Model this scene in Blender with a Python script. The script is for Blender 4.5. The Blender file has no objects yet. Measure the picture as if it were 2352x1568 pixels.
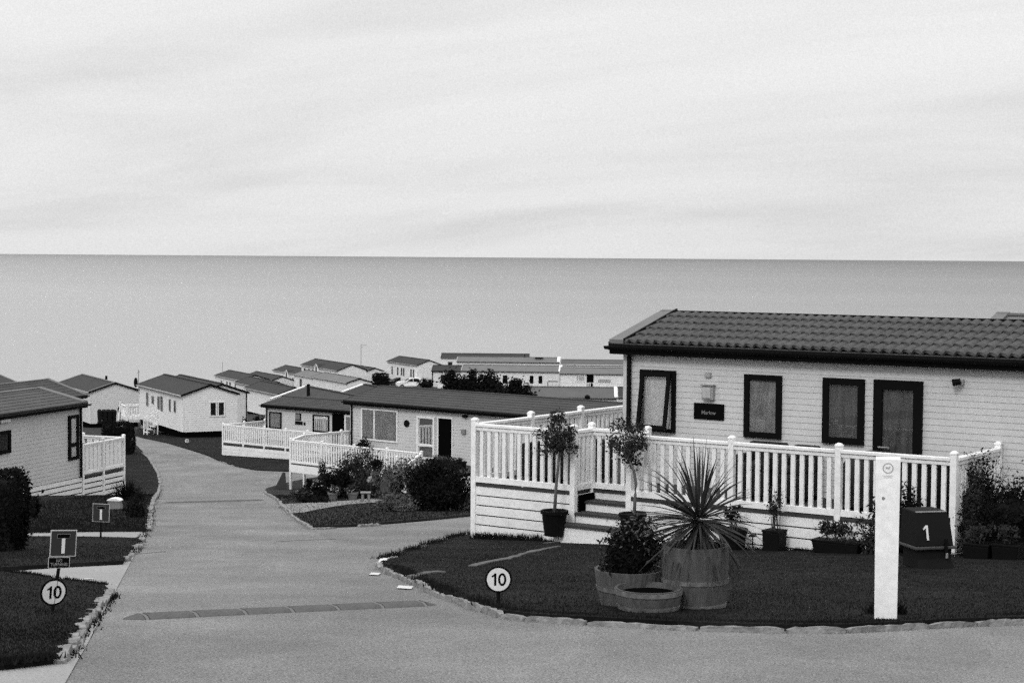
import bpy, bmesh, math, random
import numpy as np
from mathutils import Matrix, Vector, geometry

sc = bpy.context.scene
COL = sc.collection
PI = math.pi
R = math.radians
random.seed(7)

# ------------------------------------------------------------------ camera
F_PX, CW, CH = 4200.0, 2352.0, 1568.0
PITCH = math.atan((784 - 588.5) / F_PX)
ROLL = R(0.41)
cam_d = bpy.data.cameras.new('camera')
cam = bpy.data.objects.new('camera', cam_d)
COL.objects.link(cam)
cam_d.sensor_width = 36.0
cam_d.lens = 36.0 * F_PX / CW
cam_d.clip_start, cam_d.clip_end = 0.2, 200000.0
CAM_M = Matrix.Rotation(PI / 2 - PITCH, 3, 'X') @ Matrix.Rotation(ROLL, 3, 'Z')
cam.rotation_euler = CAM_M.to_euler()
cam.location = (0, 0, 0)
sc.camera = cam

def ray(px, py):
    return CAM_M @ Vector(((px - CW / 2) / F_PX, -(py - CH / 2) / F_PX, -1.0))
def P(px, py, D):
    d = ray(px, py)
    return d * (D / d.y)

# ------------------------------------------------------------------ terrain (metres below the eye)
PROF = [(-60, 0.2), (0, 1.55), (11, 2.53), (15, 2.93), (22, 3.72), (25, 4.08), (29, 4.53), (36, 5.29), (50, 6.75), (69, 9.06), (76, 9.80), (96, 10.60),
        (122, 12.2), (147, 13.45), (200, 16.4), (250, 18.2), (320, 20.2), (345, 21.0), (3000, 60)]
PY = np.array([p[0] for p in PROF], float); PZ = np.array([p[1] for p in PROF], float)
def g(x, y):
    v = float(np.interp(y, PY, PZ))
    if y > 110:
        r = x / y
        v += max(0.0, -r - 0.05) * (y - 110) * 0.08
        t = min(1.0, max(0.0, (r + 0.10) / 0.08))
        yc = 258 + (340 - 258) * t
        if y > yc: v += (y - yc) * 1.1
    return min(v, 50.0)
def G(px, py, off=0.0):
    d = ray(px, py)
    d = d / d.y
    lo, hi = 4.0, None
    y = 4.0
    while y < 400:
        if -d.z * y + off >= g(d.x * y, y): hi = y; break
        lo = y; y += 0.5
    if hi is None: hi = 400; lo = 399
    for _ in range(30):
        m = (lo + hi) / 2
        if -d.z * m + off >= g(d.x * m, m): hi = m
        else: lo = m
    return Vector((d.x * hi, hi, -g(d.x * hi, hi) + off))
def on_ground(x, y, dz=0.0):
    return Vector((x, y, -g(x, y) + dz))

class Frame:
    """A building's own axes: origin, yaw (x along the facade, y inward)."""
    def __init__(s, o, yaw):
        s.o = Vector(o); s.yaw = yaw
        s.x = Vector((math.cos(yaw), math.sin(yaw), 0)); s.y = Vector((-math.sin(yaw), math.cos(yaw), 0))
    def w(s, x, y, z=0): return s.o + s.x * x + s.y * y + Vector((0, 0, z))
    def hit(s, px, py, y=0.0):
        d = ray(px, py); n = s.y
        t = (s.o.dot(n) + y) / d.dot(n)
        q = d * t - s.o
        return q.dot(s.x), q.z
    def hitx(s, px, py, x=0.0):
        d = ray(px, py); n = s.x
        t = (s.o.dot(n) + x) / d.dot(n)
        q = d * t - s.o
        return q.dot(s.y), q.z

# ------------------------------------------------------------------ materials
MATS = {}
def mat(name, v, rough=0.7, var=0.12, scale=3.0, bump=0.0, bscale=40.0, spec=0.3, streak=None, var2=0.0, scale2=40.0, metal=0.0, obj=True):
    if name in MATS: return MATS[name]
    m = bpy.data.materials.new(name); m.use_nodes = True
    nt = m.node_tree; N = nt.nodes; Lk = nt.links
    b = N['Principled BSDF']
    b.inputs['Roughness'].default_value = rough
    b.inputs['Specular IOR Level'].default_value = spec
    b.inputs['Metallic'].default_value = metal
    tc = N.new('ShaderNodeTexCoord')
    mp = N.new('ShaderNodeMapping')
    Lk.new(tc.outputs['Object'], mp.inputs['Vector'])
    if streak: mp.inputs['Scale'].default_value = streak
    n1 = N.new('ShaderNodeTexNoise'); n1.inputs['Scale'].default_value = scale; n1.inputs['Detail'].default_value = 5; n1.inputs['Roughness'].default_value = 0.62
    Lk.new(mp.outputs['Vector'], n1.inputs['Vector'])
    mr = N.new('ShaderNodeMapRange')
    mr.inputs['From Min'].default_value = 0.25; mr.inputs['From Max'].default_value = 0.75
    mr.inputs['To Min'].default_value = v * (1 - var); mr.inputs['To Max'].default_value = v * (1 + var)
    Lk.new(n1.outputs['Fac'], mr.inputs['Value'])
    out = mr.outputs['Result']
    if var2:
        n2 = N.new('ShaderNodeTexNoise'); n2.inputs['Scale'].default_value = scale2; n2.inputs['Detail'].default_value = 3
        Lk.new(mp.outputs['Vector'], n2.inputs['Vector'])
        mr2 = N.new('ShaderNodeMapRange')
        mr2.inputs['From Min'].default_value = 0.25; mr2.inputs['From Max'].default_value = 0.75
        mr2.inputs['To Min'].default_value = 1 - var2; mr2.inputs['To Max'].default_value = 1 + var2
        Lk.new(n2.outputs['Fac'], mr2.inputs['Value'])
        mu = N.new('ShaderNodeMath'); mu.operation = 'MULTIPLY'
        Lk.new(out, mu.inputs[0]); Lk.new(mr2.outputs['Result'], mu.inputs[1]); out = mu.outputs[0]
    cb = N.new('ShaderNodeCombineColor')
    for i in range(3): Lk.new(out, cb.inputs[i])
    Lk.new(cb.outputs[0], b.inputs['Base Color'])
    if bump:
        nb = N.new('ShaderNodeTexNoise'); nb.inputs['Scale'].default_value = bscale; nb.inputs['Detail'].default_value = 4
        Lk.new(mp.outputs['Vector'], nb.inputs['Vector'])
        bp = N.new('ShaderNodeBump'); bp.inputs['Strength'].default_value = bump; bp.inputs['Distance'].default_value = 0.02
        Lk.new(nb.outputs['Fac'], bp.inputs['Height']); Lk.new(bp.outputs['Normal'], b.inputs['Normal'])
    MATS[name] = m
    return m

def glass_mat(name, tint=0.55, ior=1.5):
    if name in MATS: return MATS[name]
    m = bpy.data.materials.new(name); m.use_nodes = True
    nt = m.node_tree; N = nt.nodes; Lk = nt.links
    for n in list(N):
        if n.type != 'OUTPUT_MATERIAL': N.remove(n)
    out = [n for n in N if n.type == 'OUTPUT_MATERIAL'][0]
    fr = N.new('ShaderNodeFresnel'); fr.inputs['IOR'].default_value = ior
    tr = N.new('ShaderNodeBsdfTransparent'); tr.inputs['Color'].default_value = (tint, tint, tint, 1)
    gl = N.new('ShaderNodeBsdfGlossy'); gl.inputs['Roughness'].default_value = 0.03; gl.inputs['Color'].default_value = (.85, .85, .85, 1)
    mx = N.new('ShaderNodeMixShader')
    Lk.new(fr.outputs[0], mx.inputs[0]); Lk.new(tr.outputs[0], mx.inputs[1]); Lk.new(gl.outputs[0], mx.inputs[2])
    Lk.new(mx.outputs[0], out.inputs['Surface'])
    MATS[name] = m
    return m

M_PVC = mat('white_plastic', 0.75, 0.45, 0.08, 3, var2=0.10, scale2=16)
M_BOARD = mat('white_skirting_board', 0.72, 0.55, 0.12, 2.0, var2=0.09, scale2=25)
M_CLAD = mat('painted_cladding', 0.49, 0.6, 0.06, 0.9, var2=0.05, scale2=9, streak=(1.2, 1.2, .8))
M_CLAD2 = mat('pale_cladding', 0.66, 0.6, 0.08, 0.8, var2=0.06, scale2=9)
M_CLAD3 = mat('cream_cladding', 0.56, 0.6, 0.08, 0.8, var2=0.06, scale2=9)
M_TILE = mat('roof_tile', 0.060, 0.8, 0.24, 1.3, bump=0.5, bscale=60, var2=0.28, scale2=16)
M_TILE2 = mat('dark_roof_tile', 0.036, 0.8, 0.25, 0.9, bump=0.4, bscale=30, var2=0.14, scale2=18)
M_TILE3 = mat('slate_roof', 0.027, 0.85, 0.12, 0.8, var2=0.14, scale2=9)
M_TILE4 = mat('pale_roof_sheet', 0.13, 0.8, 0.12, 0.8, var2=0.10, scale2=9)
M_VERGE = mat('verge_trim', 0.13, 0.7, 0.12, 2, bump=0.2)
M_BLACK = mat('black_plastic', 0.004, 0.6, 0.15, 4, spec=0.08)
M_FRAME = mat('dark_window_frame', 0.004, 0.6, 0.1, 4, spec=0.05)
M_WFRAME = mat('white_window_frame', 0.72, 0.45, 0.05, 4)
M_CURT = mat('net_curtain', 0.82, 0.9, 0.12, 3, streak=(9, 9, 0.6))
M_CURTD = mat('dark_curtain', 0.06, 0.9, 0.75, 2.2, streak=(5, 5, 0.6))
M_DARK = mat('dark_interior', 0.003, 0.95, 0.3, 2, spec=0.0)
M_GLASS = glass_mat('window_glass', 0.9)
M_DECK = mat('dark_deck_board', 0.035, 0.8, 0.2, 5, streak=(1, 8, 1))
M_ASPH = mat('asphalt', 0.180, 0.9, 0.26, 0.38, bump=0.7, bscale=70, spec=0.15, var2=0.75, scale2=75)
M_ASPH2 = mat('asphalt_side_road', 0.165, 0.9, 0.20, 0.5, bump=0.6, bscale=70, spec=0.15, var2=0.75, scale2=75)
def wear(m, amt=0.16, sc_=(.55, .16, 1)):
    nt = m.node_tree; N = nt.nodes; Lk = nt.links; b = N['Principled BSDF']
    src = b.inputs['Base Color'].links[0].from_socket
    tc = N.new('ShaderNodeTexCoord'); mp = N.new('ShaderNodeMapping'); mp.inputs['Scale'].default_value = sc_; Lk.new(tc.outputs['Object'], mp.inputs['Vector'])
    n = N.new('ShaderNodeTexNoise'); n.inputs['Scale'].default_value = 1.6; n.inputs['Detail'].default_value = 7; n.inputs['Roughness'].default_value = .68; n.inputs['Distortion'].default_value = .8; Lk.new(mp.outputs[0], n.inputs['Vector'])
    r = N.new('ShaderNodeMapRange'); r.inputs['From Min'].default_value = .3; r.inputs['From Max'].default_value = .7; r.inputs['To Min'].default_value = 1 - amt; r.inputs['To Max'].default_value = 1 + amt; Lk.new(n.outputs['Fac'], r.inputs['Value'])
    mx = N.new('ShaderNodeVectorMath'); mx.operation = 'SCALE'; Lk.new(src, mx.inputs[0]); Lk.new(r.outputs[0], mx.inputs['Scale']); Lk.new(mx.outputs[0], b.inputs['Base Color'])
wear(M_ASPH); wear(M_ASPH2)
M_CONC = mat('concrete_slab', 0.26, 0.9, 0.12, 0.9, bump=0.4, bscale=60, var2=0.25, scale2=60)
M_GRASS = mat('lawn_grass', 0.0125, 0.95, 0.45, 0.7, bump=0.6, bscale=60, spec=0.05, var2=0.3, scale2=30)
M_BLADE = mat('grass_blade', 0.0125, 0.9, 0.35, 0.7, spec=0.04, var2=0.2, scale2=5)
wear(M_GRASS, .45, (.9, .9, 1)); wear(M_BLADE, .4, (.9, .9, 1))
M_EARTH = mat('rough_grass_ground', 0.03, 0.95, 0.3, 0.3, spec=0.1, var2=0.3, scale2=4)
M_KERB = mat('kerb_stone', 0.20, 0.9, 0.35, 4, bump=0.9, bscale=30, var2=0.3, scale2=18)
M_PAINT = mat('white_road_paint', 0.55, 0.8, 0.15, 6, bump=0.3)
M_LEAF = mat('leaf', 0.026, 0.75, 0.55, 2.5, spec=0.12, var2=0.35, scale2=12)
M_LEAFD = mat('dark_leaf', 0.0075, 0.8, 0.5, 2.5, spec=0.05, var2=0.3, scale2=12)
M_LEAFL = mat('pale_leaf', 0.075, 0.75, 0.5, 3, spec=0.2, var2=0.3, scale2=14)
M_FLOWER = mat('pale_flower', 0.45, 0.8, 0.25, 8)
M_BARK = mat('bark', 0.10, 0.9, 0.3, 8, bump=0.6, bscale=30)
M_BARKD = mat('dark_bark', 0.03, 0.9, 0.3, 8, bump=0.6, bscale=30)
M_WOOD = mat('weathered_barrel_wood', 0.068, 0.85, 0.4, 3, bump=0.5, bscale=20, streak=(5, 5, 0.6), var2=0.25, scale2=16)
M_HOOP = mat('worn_barrel_hoop', 0.12, 0.6, 0.45, 5, var2=0.3, scale2=20)
M_SIGNW = mat('white_sign_face', 0.60, 0.5, 0.05, 5)
M_SIGNG = mat('mid_sign_face', 0.034, 0.7, 0.08, 5, spec=0.03)
M_SIGNB = mat('black_sign_face', 0.003, 0.7, 0.1, 5, spec=0.03)
M_SIGNR = mat('dark_sign_bar', 0.003, 0.7, 0.1, 5, spec=0.02)
M_SIGNE = mat('pale_sign_edge', 0.42, 0.6, 0.08, 6)
M_METAL = mat('grey_metal', 0.22, 0.5, 0.15, 5, metal=0.3)
M_BOX = mat('grey_cabinet', 0.16, 0.7, 0.1, 5)
M_LGREY = mat('light_grey_plastic', 0.30, 0.6, 0.15, 5)
M_RAMP = mat('speed_ramp_rubber', 0.075, 0.85, 0.25, 5, bump=0.6, bscale=60, var2=0.2, scale2=25)
M_RAMPJ = mat('speed_ramp_joint', 0.125, 0.85, 0.2, 6)
M_POT = mat('terracotta_pot', 0.13, 0.85, 0.2, 6)
M_BIN = mat('dark_bin_plastic', 0.009, 0.7, 0.2, 4, spec=0.08)
M_RATTAN = mat('dark_rattan', 0.008, 0.8, 0.35, 30, bump=0.6, bscale=80)
M_CARW = mat('white_car_paint', 0.75, 0.25, 0.03, 4, spec=0.5)
M_CARB = mat('black_car_paint', 0.015, 0.25, 0.1, 4, spec=0.5)

# ------------------------------------------------------------------ mesh builder
class MB:
    def __init__(s): s.v = []; s.f = []
    def add(s, vs, fs):
        o = len(s.v); s.v += [tuple(v) for v in vs]; s.f += [tuple(i + o for i in f) for f in fs]; return s
    def box(s, x0, x1, y0, y1, z0, z1, M=None):
        vs = [Vector((x, y, z)) for z in (z0, z1) for y in (y0, y1) for x in (x0, x1)]
        if M is not None: vs = [M @ v for v in vs]
        return s.add(vs, [(0, 2, 3, 1), (4, 5, 7, 6), (0, 1, 5, 4), (2, 6, 7, 3), (0, 4, 6, 2), (1, 3, 7, 5)])
    def beam(s, a, b, w, h, up=Vector((0, 0, 1))):
        a = Vector(a); b = Vector(b); d = (b - a).normalized()
        sx = d.cross(up).normalized(); u = sx.cross(d)
        vs = []
        for p in (a, b):
            for i, j in ((-1, -1), (1, -1), (1, 1), (-1, 1)): vs.append(p + sx * (w / 2 * i) + u * (h / 2 * j))
        return s.add(vs, [(0, 1, 2, 3), (7, 6, 5, 4), (0, 4, 5, 1), (1, 5, 6, 2), (2, 6, 7, 3), (3, 7, 4, 0)])
    def tube(s, pts, rad, n=8, cap=True):
        pts = [Vector(p) for p in pts]
        if not hasattr(rad, '__len__'): rad = [rad] * len(pts)
        base = len(s.v)
        for i, p in enumerate(pts):
            d = (pts[min(i + 1, len(pts) - 1)] - pts[max(i - 1, 0)]).normalized()
            a = d.cross(Vector((0, 0, 1)))
            if a.length < 1e-3: a = Vector((1, 0, 0))
            a.normalize(); b = d.cross(a)
            for k in range(n):
                t = 2 * PI * k / n
                s.v.append(tuple(p + (a * math.cos(t) + b * math.sin(t)) * rad[i]))
        for i in range(len(pts) - 1):
            for k in range(n):
                k2 = (k + 1) % n
                s.f.append((base + i * n + k, base + i * n + k2, base + (i + 1) * n + k2, base + (i + 1) * n + k))
        if cap:
            s.f.append(tuple(base + k for k in range(n))[::-1]); s.f.append(tuple(base + (len(pts) - 1) * n + k for k in range(n)))
        return s
    def lathe(s, prof, n=24, c=(0, 0, 0), closed=False):
        base = len(s.v)
        for r, z in prof:
            for k in range(n):
                t = 2 * PI * k / n
                s.v.append((c[0] + r * math.cos(t), c[1] + r * math.sin(t), c[2] + z))
        for i in range(len(prof) - 1):
            for k in range(n):
                k2 = (k + 1) % n
                s.f.append((base + i * n + k, base + i * n + k2, base + (i + 1) * n + k2, base + (i + 1) * n + k))
        return s
    def prism(s, poly, a, b):
        """poly: list of (u,v) -> callables a,b map to 3D for the two ends"""
        n = len(poly); base = len(s.v)
        s.v += [tuple(a(*p)) for p in poly] + [tuple(b(*p)) for p in poly]
        s.f.append(tuple(base + i for i in range(n))[::-1]); s.f.append(tuple(base + n + i for i in range(n)))
        for i in range(n):
            j = (i + 1) % n
            s.f.append((base + i, base + j, base + n + j, base + n + i))
        return s
    def build(s, name, m, parent=None, loc=(0, 0, 0), yaw=0.0, smooth=False, bevel=0.0):
        me = bpy.data.meshes.new(name); me.from_pydata(s.v, [], s.f); me.update()
        o = bpy.data.objects.new(name, me); COL.objects.link(o)
        if m is not None: me.materials.append(m)
        bm = bmesh.new(); bm.from_mesh(me); bmesh.ops.recalc_face_normals(bm, faces=bm.faces); bm.to_mesh(me); bm.free()
        if smooth: me.polygons.foreach_set('use_smooth', [True] * len(me.polygons))
        if bevel:
            b = o.modifiers.new('bevel', 'BEVEL'); b.width = bevel; b.segments = 2; b.limit_method = 'ANGLE'
        o.location = loc; o.rotation_euler = (0, 0, yaw)
        if parent is not None: o.parent = parent
        return o

def tag(o, label, cat, group=None):
    o['label'] = label; o['category'] = cat
    if group: o['group'] = group
    return o
def thing(name, label, cat, loc=(0, 0, 0), yaw=0.0, group=None):
    o = bpy.data.objects.new(name, None); COL.objects.link(o)
    o.location = loc; o.rotation_euler = (0, 0, yaw); o.empty_display_size = 0.3
    return tag(o, label, cat, group)
def struct(o): o['kind'] = 'structure'; return o
def stuff(o): o['kind'] = 'stuff'; return o
def inst(o, name, parent, loc=(0, 0, 0), rot=None):
    c = o.copy(); c.name = name; COL.objects.link(c); c.parent = parent; c.location = loc
    if rot is not None: c.rotation_euler = rot
    return c
def dup(root, loc, yaw, label):
    r = root.copy(); COL.objects.link(r); r.location = loc; r.rotation_euler = (0, 0, yaw); r['label'] = label
    for ch in list(root.children):
        c = ch.copy(); COL.objects.link(c); c.parent = r
        for gch in list(ch.children):
            d = gch.copy(); COL.objects.link(d); d.parent = c
    return r

def text(body, size, m, parent, M, name='lettering', bold=0.0, depth=0.002, sx=1.0):
    cu = bpy.data.curves.new(name, 'FONT'); cu.body = body; cu.size = size; cu.align_x = 'CENTER'; cu.align_y = 'CENTER'
    cu.extrude = depth; cu.offset = bold; cu.space_line = 0.85
    t = bpy.data.objects.new(name + '_curve', cu); COL.objects.link(t)
    bpy.context.view_layer.update()
    me = bpy.data.meshes.new_from_object(t.evaluated_get(bpy.context.evaluated_depsgraph_get()))
    bpy.data.objects.remove(t); bpy.data.curves.remove(cu)
    me.transform(M @ Matrix.Diagonal((sx, 1, 1, 1)))
    me.materials.clear(); me.materials.append(m); me.name = name
    o = bpy.data.objects.new(name, me); COL.objects.link(o); o.parent = parent
    return o

# ------------------------------------------------------------------ draped sheets
def in_poly(x, y, poly):
    c = False; n = len(poly); j = n - 1
    for i in range(n):
        xi, yi = poly[i]; xj, yj = poly[j]
        if (yi > y) != (yj > y) and x < (xj - xi) * (y - yi) / (yj - yi) + xi: c = not c
        j = i
    return c
def drape(name, poly, m, dz, step=0.8, skirt=0.0, wob=0.0, sub=None, sub_m=None):
    """poly: XY corners; one sheet following the terrain"""
    pts = [Vector((p[0], p[1])) for p in poly]
    dense = []
    n = len(pts)
    rnd = random.Random(len(name) + n)
    for i in range(n):
        a, b = pts[i], pts[(i + 1) % n]
        st = step * (1 + max(0, (a.y + b.y) / 2 - 20) * 0.03)
        k = max(1, min(60, int((b - a).length / st)))
        for j in range(k):
            q = a.lerp(b, j / k)
            if wob: q += Vector((rnd.uniform(-wob, wob), rnd.uniform(-wob, wob)))
            dense.append(q)
    ne = len(dense)
    xs = [p.x for p in dense]; ys = [p.y for p in dense]
    inner = []
    y = min(ys)
    while y < max(ys):
        st = step * (1 + max(0, y - 20) * 0.03)
        x = min(xs)
        while x < max(xs):
            inner.append(Vector((x, y)) + Vector((rnd.uniform(-.1, .1), rnd.uniform(-.1, .1))))
            x += st
        y += st
    cons = [(i, (i + 1) % ne) for i in range(ne)]; extra = []
    if sub:
        sp_ = [Vector(p) for p in sub]; loop = []
        for a, b in zip(sp_, sp_[1:] + sp_[:1]):
            k = max(1, int((b - a).length / 0.3)); loop += [a.lerp(b, j / k) + Vector((rnd.uniform(-.03, .03), rnd.uniform(-.03, .03))) for j in range(k)]
        b0 = ne + len(inner); cons += [(b0 + i, b0 + (i + 1) % len(loop)) for i in range(len(loop))]; extra = loop
    vs, es, fs, *_ = geometry.delaunay_2d_cdt(dense + inner + extra, cons, [], 1, 1e-4)
    v3 = [(v.x, v.y, -g(v.x, v.y) + dz) for v in vs]
    mb = MB(); mb.v = v3; mb.f = [tuple(f) for f in fs]
    if skirt:
        b = len(mb.v)
        for q in dense: mb.v.append((q.x, q.y, -g(q.x, q.y) + dz)); mb.v.append((q.x, q.y, -g(q.x, q.y) + dz - skirt))
        for i in range(ne):
            j = (i + 1) % ne
            mb.f.append((b + 2 * i, b + 2 * j, b + 2 * j + 1, b + 2 * i + 1))
    o = mb.build(name, m)
    for p in o.data.polygons:
        if p.normal.z < -0.5: p.flip()
    if sub:
        o.data.materials.append(sub_m)
        sl_ = [tuple(p) for p in sub]
        for p in o.data.polygons:
            if in_poly(p.center.x, p.center.y, sl_): p.material_index = 1
    return struct(o)
def gp(lst): return [(G(*p).x, G(*p).y) for p in lst]

# ground sheet
mb = MB()
ys = list(np.concatenate([np.arange(-50, 10, 6), np.arange(10, 32, 1.5), np.arange(32, 130, 3), np.arange(130, 420, 5)]))
NX = 72
for y in ys:
    hw = max(30.0, 20 + abs(y) * 0.75)
    for i in range(NX + 1):
        x = hw * (2 * i / NX - 1)
        mb.v.append((x, y, -g(x, y) - 0.06))
for r in range(len(ys) - 1):
    for i in range(NX):
        a = r * (NX + 1) + i
        mb.f.append((a, a + 1, a + NX + 2, a + NX + 1))
struct(mb.build('ground', M_EARTH, smooth=True))

# sea: turbid paler water inshore, dark open water beyond; brighter light to the left painted into the colour
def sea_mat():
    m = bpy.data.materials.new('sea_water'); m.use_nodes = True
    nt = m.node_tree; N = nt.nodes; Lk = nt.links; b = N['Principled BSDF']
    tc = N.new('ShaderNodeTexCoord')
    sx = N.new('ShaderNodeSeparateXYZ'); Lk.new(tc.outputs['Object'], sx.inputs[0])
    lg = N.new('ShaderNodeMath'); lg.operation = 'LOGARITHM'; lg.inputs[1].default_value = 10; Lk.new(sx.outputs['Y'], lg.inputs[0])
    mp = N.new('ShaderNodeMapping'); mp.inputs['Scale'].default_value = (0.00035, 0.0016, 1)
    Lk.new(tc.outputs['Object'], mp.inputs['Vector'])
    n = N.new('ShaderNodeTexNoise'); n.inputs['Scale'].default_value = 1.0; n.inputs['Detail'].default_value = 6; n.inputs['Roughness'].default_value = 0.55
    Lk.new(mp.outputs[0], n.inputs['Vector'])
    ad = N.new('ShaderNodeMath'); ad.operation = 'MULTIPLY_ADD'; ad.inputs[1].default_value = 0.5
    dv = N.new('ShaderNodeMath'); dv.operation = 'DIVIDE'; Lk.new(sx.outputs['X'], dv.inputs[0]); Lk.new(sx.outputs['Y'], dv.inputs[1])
    pl_ = N.new('ShaderNodeMath'); pl_.operation = 'MULTIPLY_ADD'; pl_.inputs[1].default_value = 1.6; Lk.new(dv.outputs[0], pl_.inputs[0]); Lk.new(lg.outputs[0], pl_.inputs[2])  # left-to-right fall-off of light on the water, put into the base colour
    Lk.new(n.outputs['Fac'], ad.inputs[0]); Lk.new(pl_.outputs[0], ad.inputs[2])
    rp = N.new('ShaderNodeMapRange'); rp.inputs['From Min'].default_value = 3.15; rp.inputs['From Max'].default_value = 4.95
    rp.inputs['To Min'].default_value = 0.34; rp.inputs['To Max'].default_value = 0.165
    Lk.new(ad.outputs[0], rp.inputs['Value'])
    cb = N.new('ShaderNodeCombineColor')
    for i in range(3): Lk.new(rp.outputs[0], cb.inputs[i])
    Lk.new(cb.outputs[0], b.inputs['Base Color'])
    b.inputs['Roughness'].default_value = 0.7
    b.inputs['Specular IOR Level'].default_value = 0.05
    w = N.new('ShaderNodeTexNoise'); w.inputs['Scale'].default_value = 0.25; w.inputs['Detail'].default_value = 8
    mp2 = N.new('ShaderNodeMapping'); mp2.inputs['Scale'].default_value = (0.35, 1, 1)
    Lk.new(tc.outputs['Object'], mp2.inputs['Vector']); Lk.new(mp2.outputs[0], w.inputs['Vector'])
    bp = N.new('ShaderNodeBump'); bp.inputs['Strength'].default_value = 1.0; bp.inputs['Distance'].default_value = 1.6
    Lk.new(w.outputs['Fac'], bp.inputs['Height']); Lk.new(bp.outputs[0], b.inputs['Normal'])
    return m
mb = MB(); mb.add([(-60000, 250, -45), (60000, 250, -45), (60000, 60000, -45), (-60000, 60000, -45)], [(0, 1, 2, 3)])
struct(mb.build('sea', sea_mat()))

# roads and lawns
road_px = [(150, 1568), (200, 1480), (263, 1360), (300, 1290), (322, 1250), (342, 1205), (346, 1165), (366, 1110), (362, 1085), (340, 1050), (305, 1015),
           (292, 1003), (308, 1001), (381, 1014), (429, 1028), (504, 1055), (588, 1076), (720, 1078), (900, 1085), (1100, 1110), (1500, 1170), (2600, 1380)]
side_poly = gp([(712, 1216), (800, 1211), (1000, 1196), (1075, 1188), (1180, 1178), (1180, 1215), (1080, 1233), (960, 1270), (872, 1300), (835, 1275)])
drape('road', [(-1.6, 2), (-2.6, 9)] + gp(road_px) + [(14, 12), (14, 2)], M_ASPH, 0.0, 0.9, sub=side_poly, sub_m=M_ASPH2)
pad_poly = gp([(-260, 1185), (60, 1205), (341, 1207), (322, 1252), (300, 1292), (263, 1361), (200, 1481), (150, 1569)]) + [(-2.7, 9), (-8, 6), (-12, 12)]
drape('path', pad_poly, M_CONC, 0.006, 0.8)

lawnA_px = [(2600, 1424), (2352, 1430), (2200, 1435), (2060, 1443), (1950, 1449), (1800, 1449), (1640, 1446), (1500, 1439), (1350, 1431), (1230, 1424), (1150, 1415),
            (1080, 1393), (1010, 1366), (940, 1333), (884, 1311), (873, 1302), (884, 1293), (960, 1267), (1040, 1242), (1080, 1231)]
lawnA = gp(lawnA_px) + [(0.2, 30.5), (2.5, 34), (9, 37), (26, 34), (26, 15)]
drape('lawn', lawnA, M_GRASS, 0.055, 0.5, 0.12, 0.015)
lawnB_px = [(712, 1213), (660, 1174), (609, 1128), (612, 1123), (648, 1112), (690, 1103), (760, 1092), (900, 1075), (1100, 1075), (1400, 1120), (1400, 1168), (1180, 1176), (1075, 1186), (1000, 1194), (900, 1203), (800, 1210)]
drape('lawn', gp(lawnB_px), mat('sheen_lawn_grass', .022, .95, .45, .7, bump=.8, bscale=50, spec=.1, var2=.4, scale2=12), 0.05, 0.7, 0.12, 0.02)  # this lawn's sheen is painted in as a paler grass colour
lawnC_px = [(310, 1001), (381, 1017), (429, 1031), (504, 1059), (541, 1071.5), (588, 1080), (658, 1083), (720, 1080), (900, 1050), (820, 985), (420, 960), (318, 985)]
drape('lawn', gp(lawnC_px), M_GRASS, 0.05, 1.2, 0.12, 0.02)
lawnD1_px = [(-200, 1130), (60, 1105), (180, 1100), (240, 1030), (296, 1012), (318, 1035), (338, 1053), (359, 1087), (363, 1110), (355, 1140), (343, 1166), (339, 1203), (337, 1221), (200, 1222), (60, 1224), (-200, 1226)]
drape('lawn', gp(lawnD1_px), M_GRASS, 0.05, 1.0, 0.12, 0.02)
lawnD2_px = [(-200, 1234), (60, 1238), (200, 1239), (322, 1242), (315, 1257), (299, 1270), (285, 1297), (150, 1304), (0, 1313), (-200, 1322)]
drape('lawn', gp(lawnD2_px), M_GRASS, 0.055, 0.7, 0.12, 0.02)
lawnD3_px = [(-200, 1305), (0, 1322), (112, 1336), (235, 1354), (248, 1364), (225, 1396), (194, 1432), (168, 1472), (147, 1503), (132, 1521), (118, 1527), (0, 1541), (-200, 1558)]
drape('lawn', gp(lawnD3_px), M_GRASS, 0.055, 0.5, 0.12, 0.015)
# garden path beside the middle home
drape('garden_path', gp([(640, 1163), (700, 1160), (800, 1154), (880, 1148), (950, 1146), (950, 1153), (880, 1157), (800, 1163), (745, 1172), (700, 1182), (672, 1184)]), mat('garden_path_gravel', .2, .9, .15, .9, bump=.4, bscale=60, var2=.3, scale2=50), 0.062, 0.6)
# worn stone edging lines in the near lawn
def strip_px(name, pts, w, m, dz):
    w2 = [Vector((G(*p).x, G(*p).y)) for p in pts]
    L_, R_ = [], []
    rnd = random.Random(5)
    for i, p in enumerate(w2):
        d = (w2[min(i + 1, len(w2) - 1)] - w2[max(i - 1, 0)]).normalized(); nrm = Vector((-d.y, d.x))
        ww = w * rnd.uniform(0.5, 1.2)
        L_.append(p + nrm * ww / 2); R_.append(p - nrm * ww / 2)
    return drape(name, [(p.x, p.y) for p in L_ + R_[::-1]], m, dz, 0.3, 0.03, 0.03)
M_EDGE = mat('mossy_edging_stone', .085, .95, .5, 5, bump=.8, bscale=30, var2=.4, scale2=14)
M_SEAM = mat('road_crack', .05, .95, .3, 8)
for pts_ in ([(302, 1273), (340, 1270), (382, 1266)], [(640, 1243), (700, 1240), (772, 1238)]):
    strip_px('road_crack', pts_, .016, M_SEAM, .005)
strip_px('stone_edging', [(940, 1338), (965, 1333), (990, 1328), (1010, 1326)], 0.12, M_EDGE, 0.075)
strip_px('stone_edging', [(1080, 1312), (1120, 1303), (1160, 1295), (1200, 1283), (1240, 1272), (1285, 1264)], 0.085, M_EDGE, 0.07)
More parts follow.
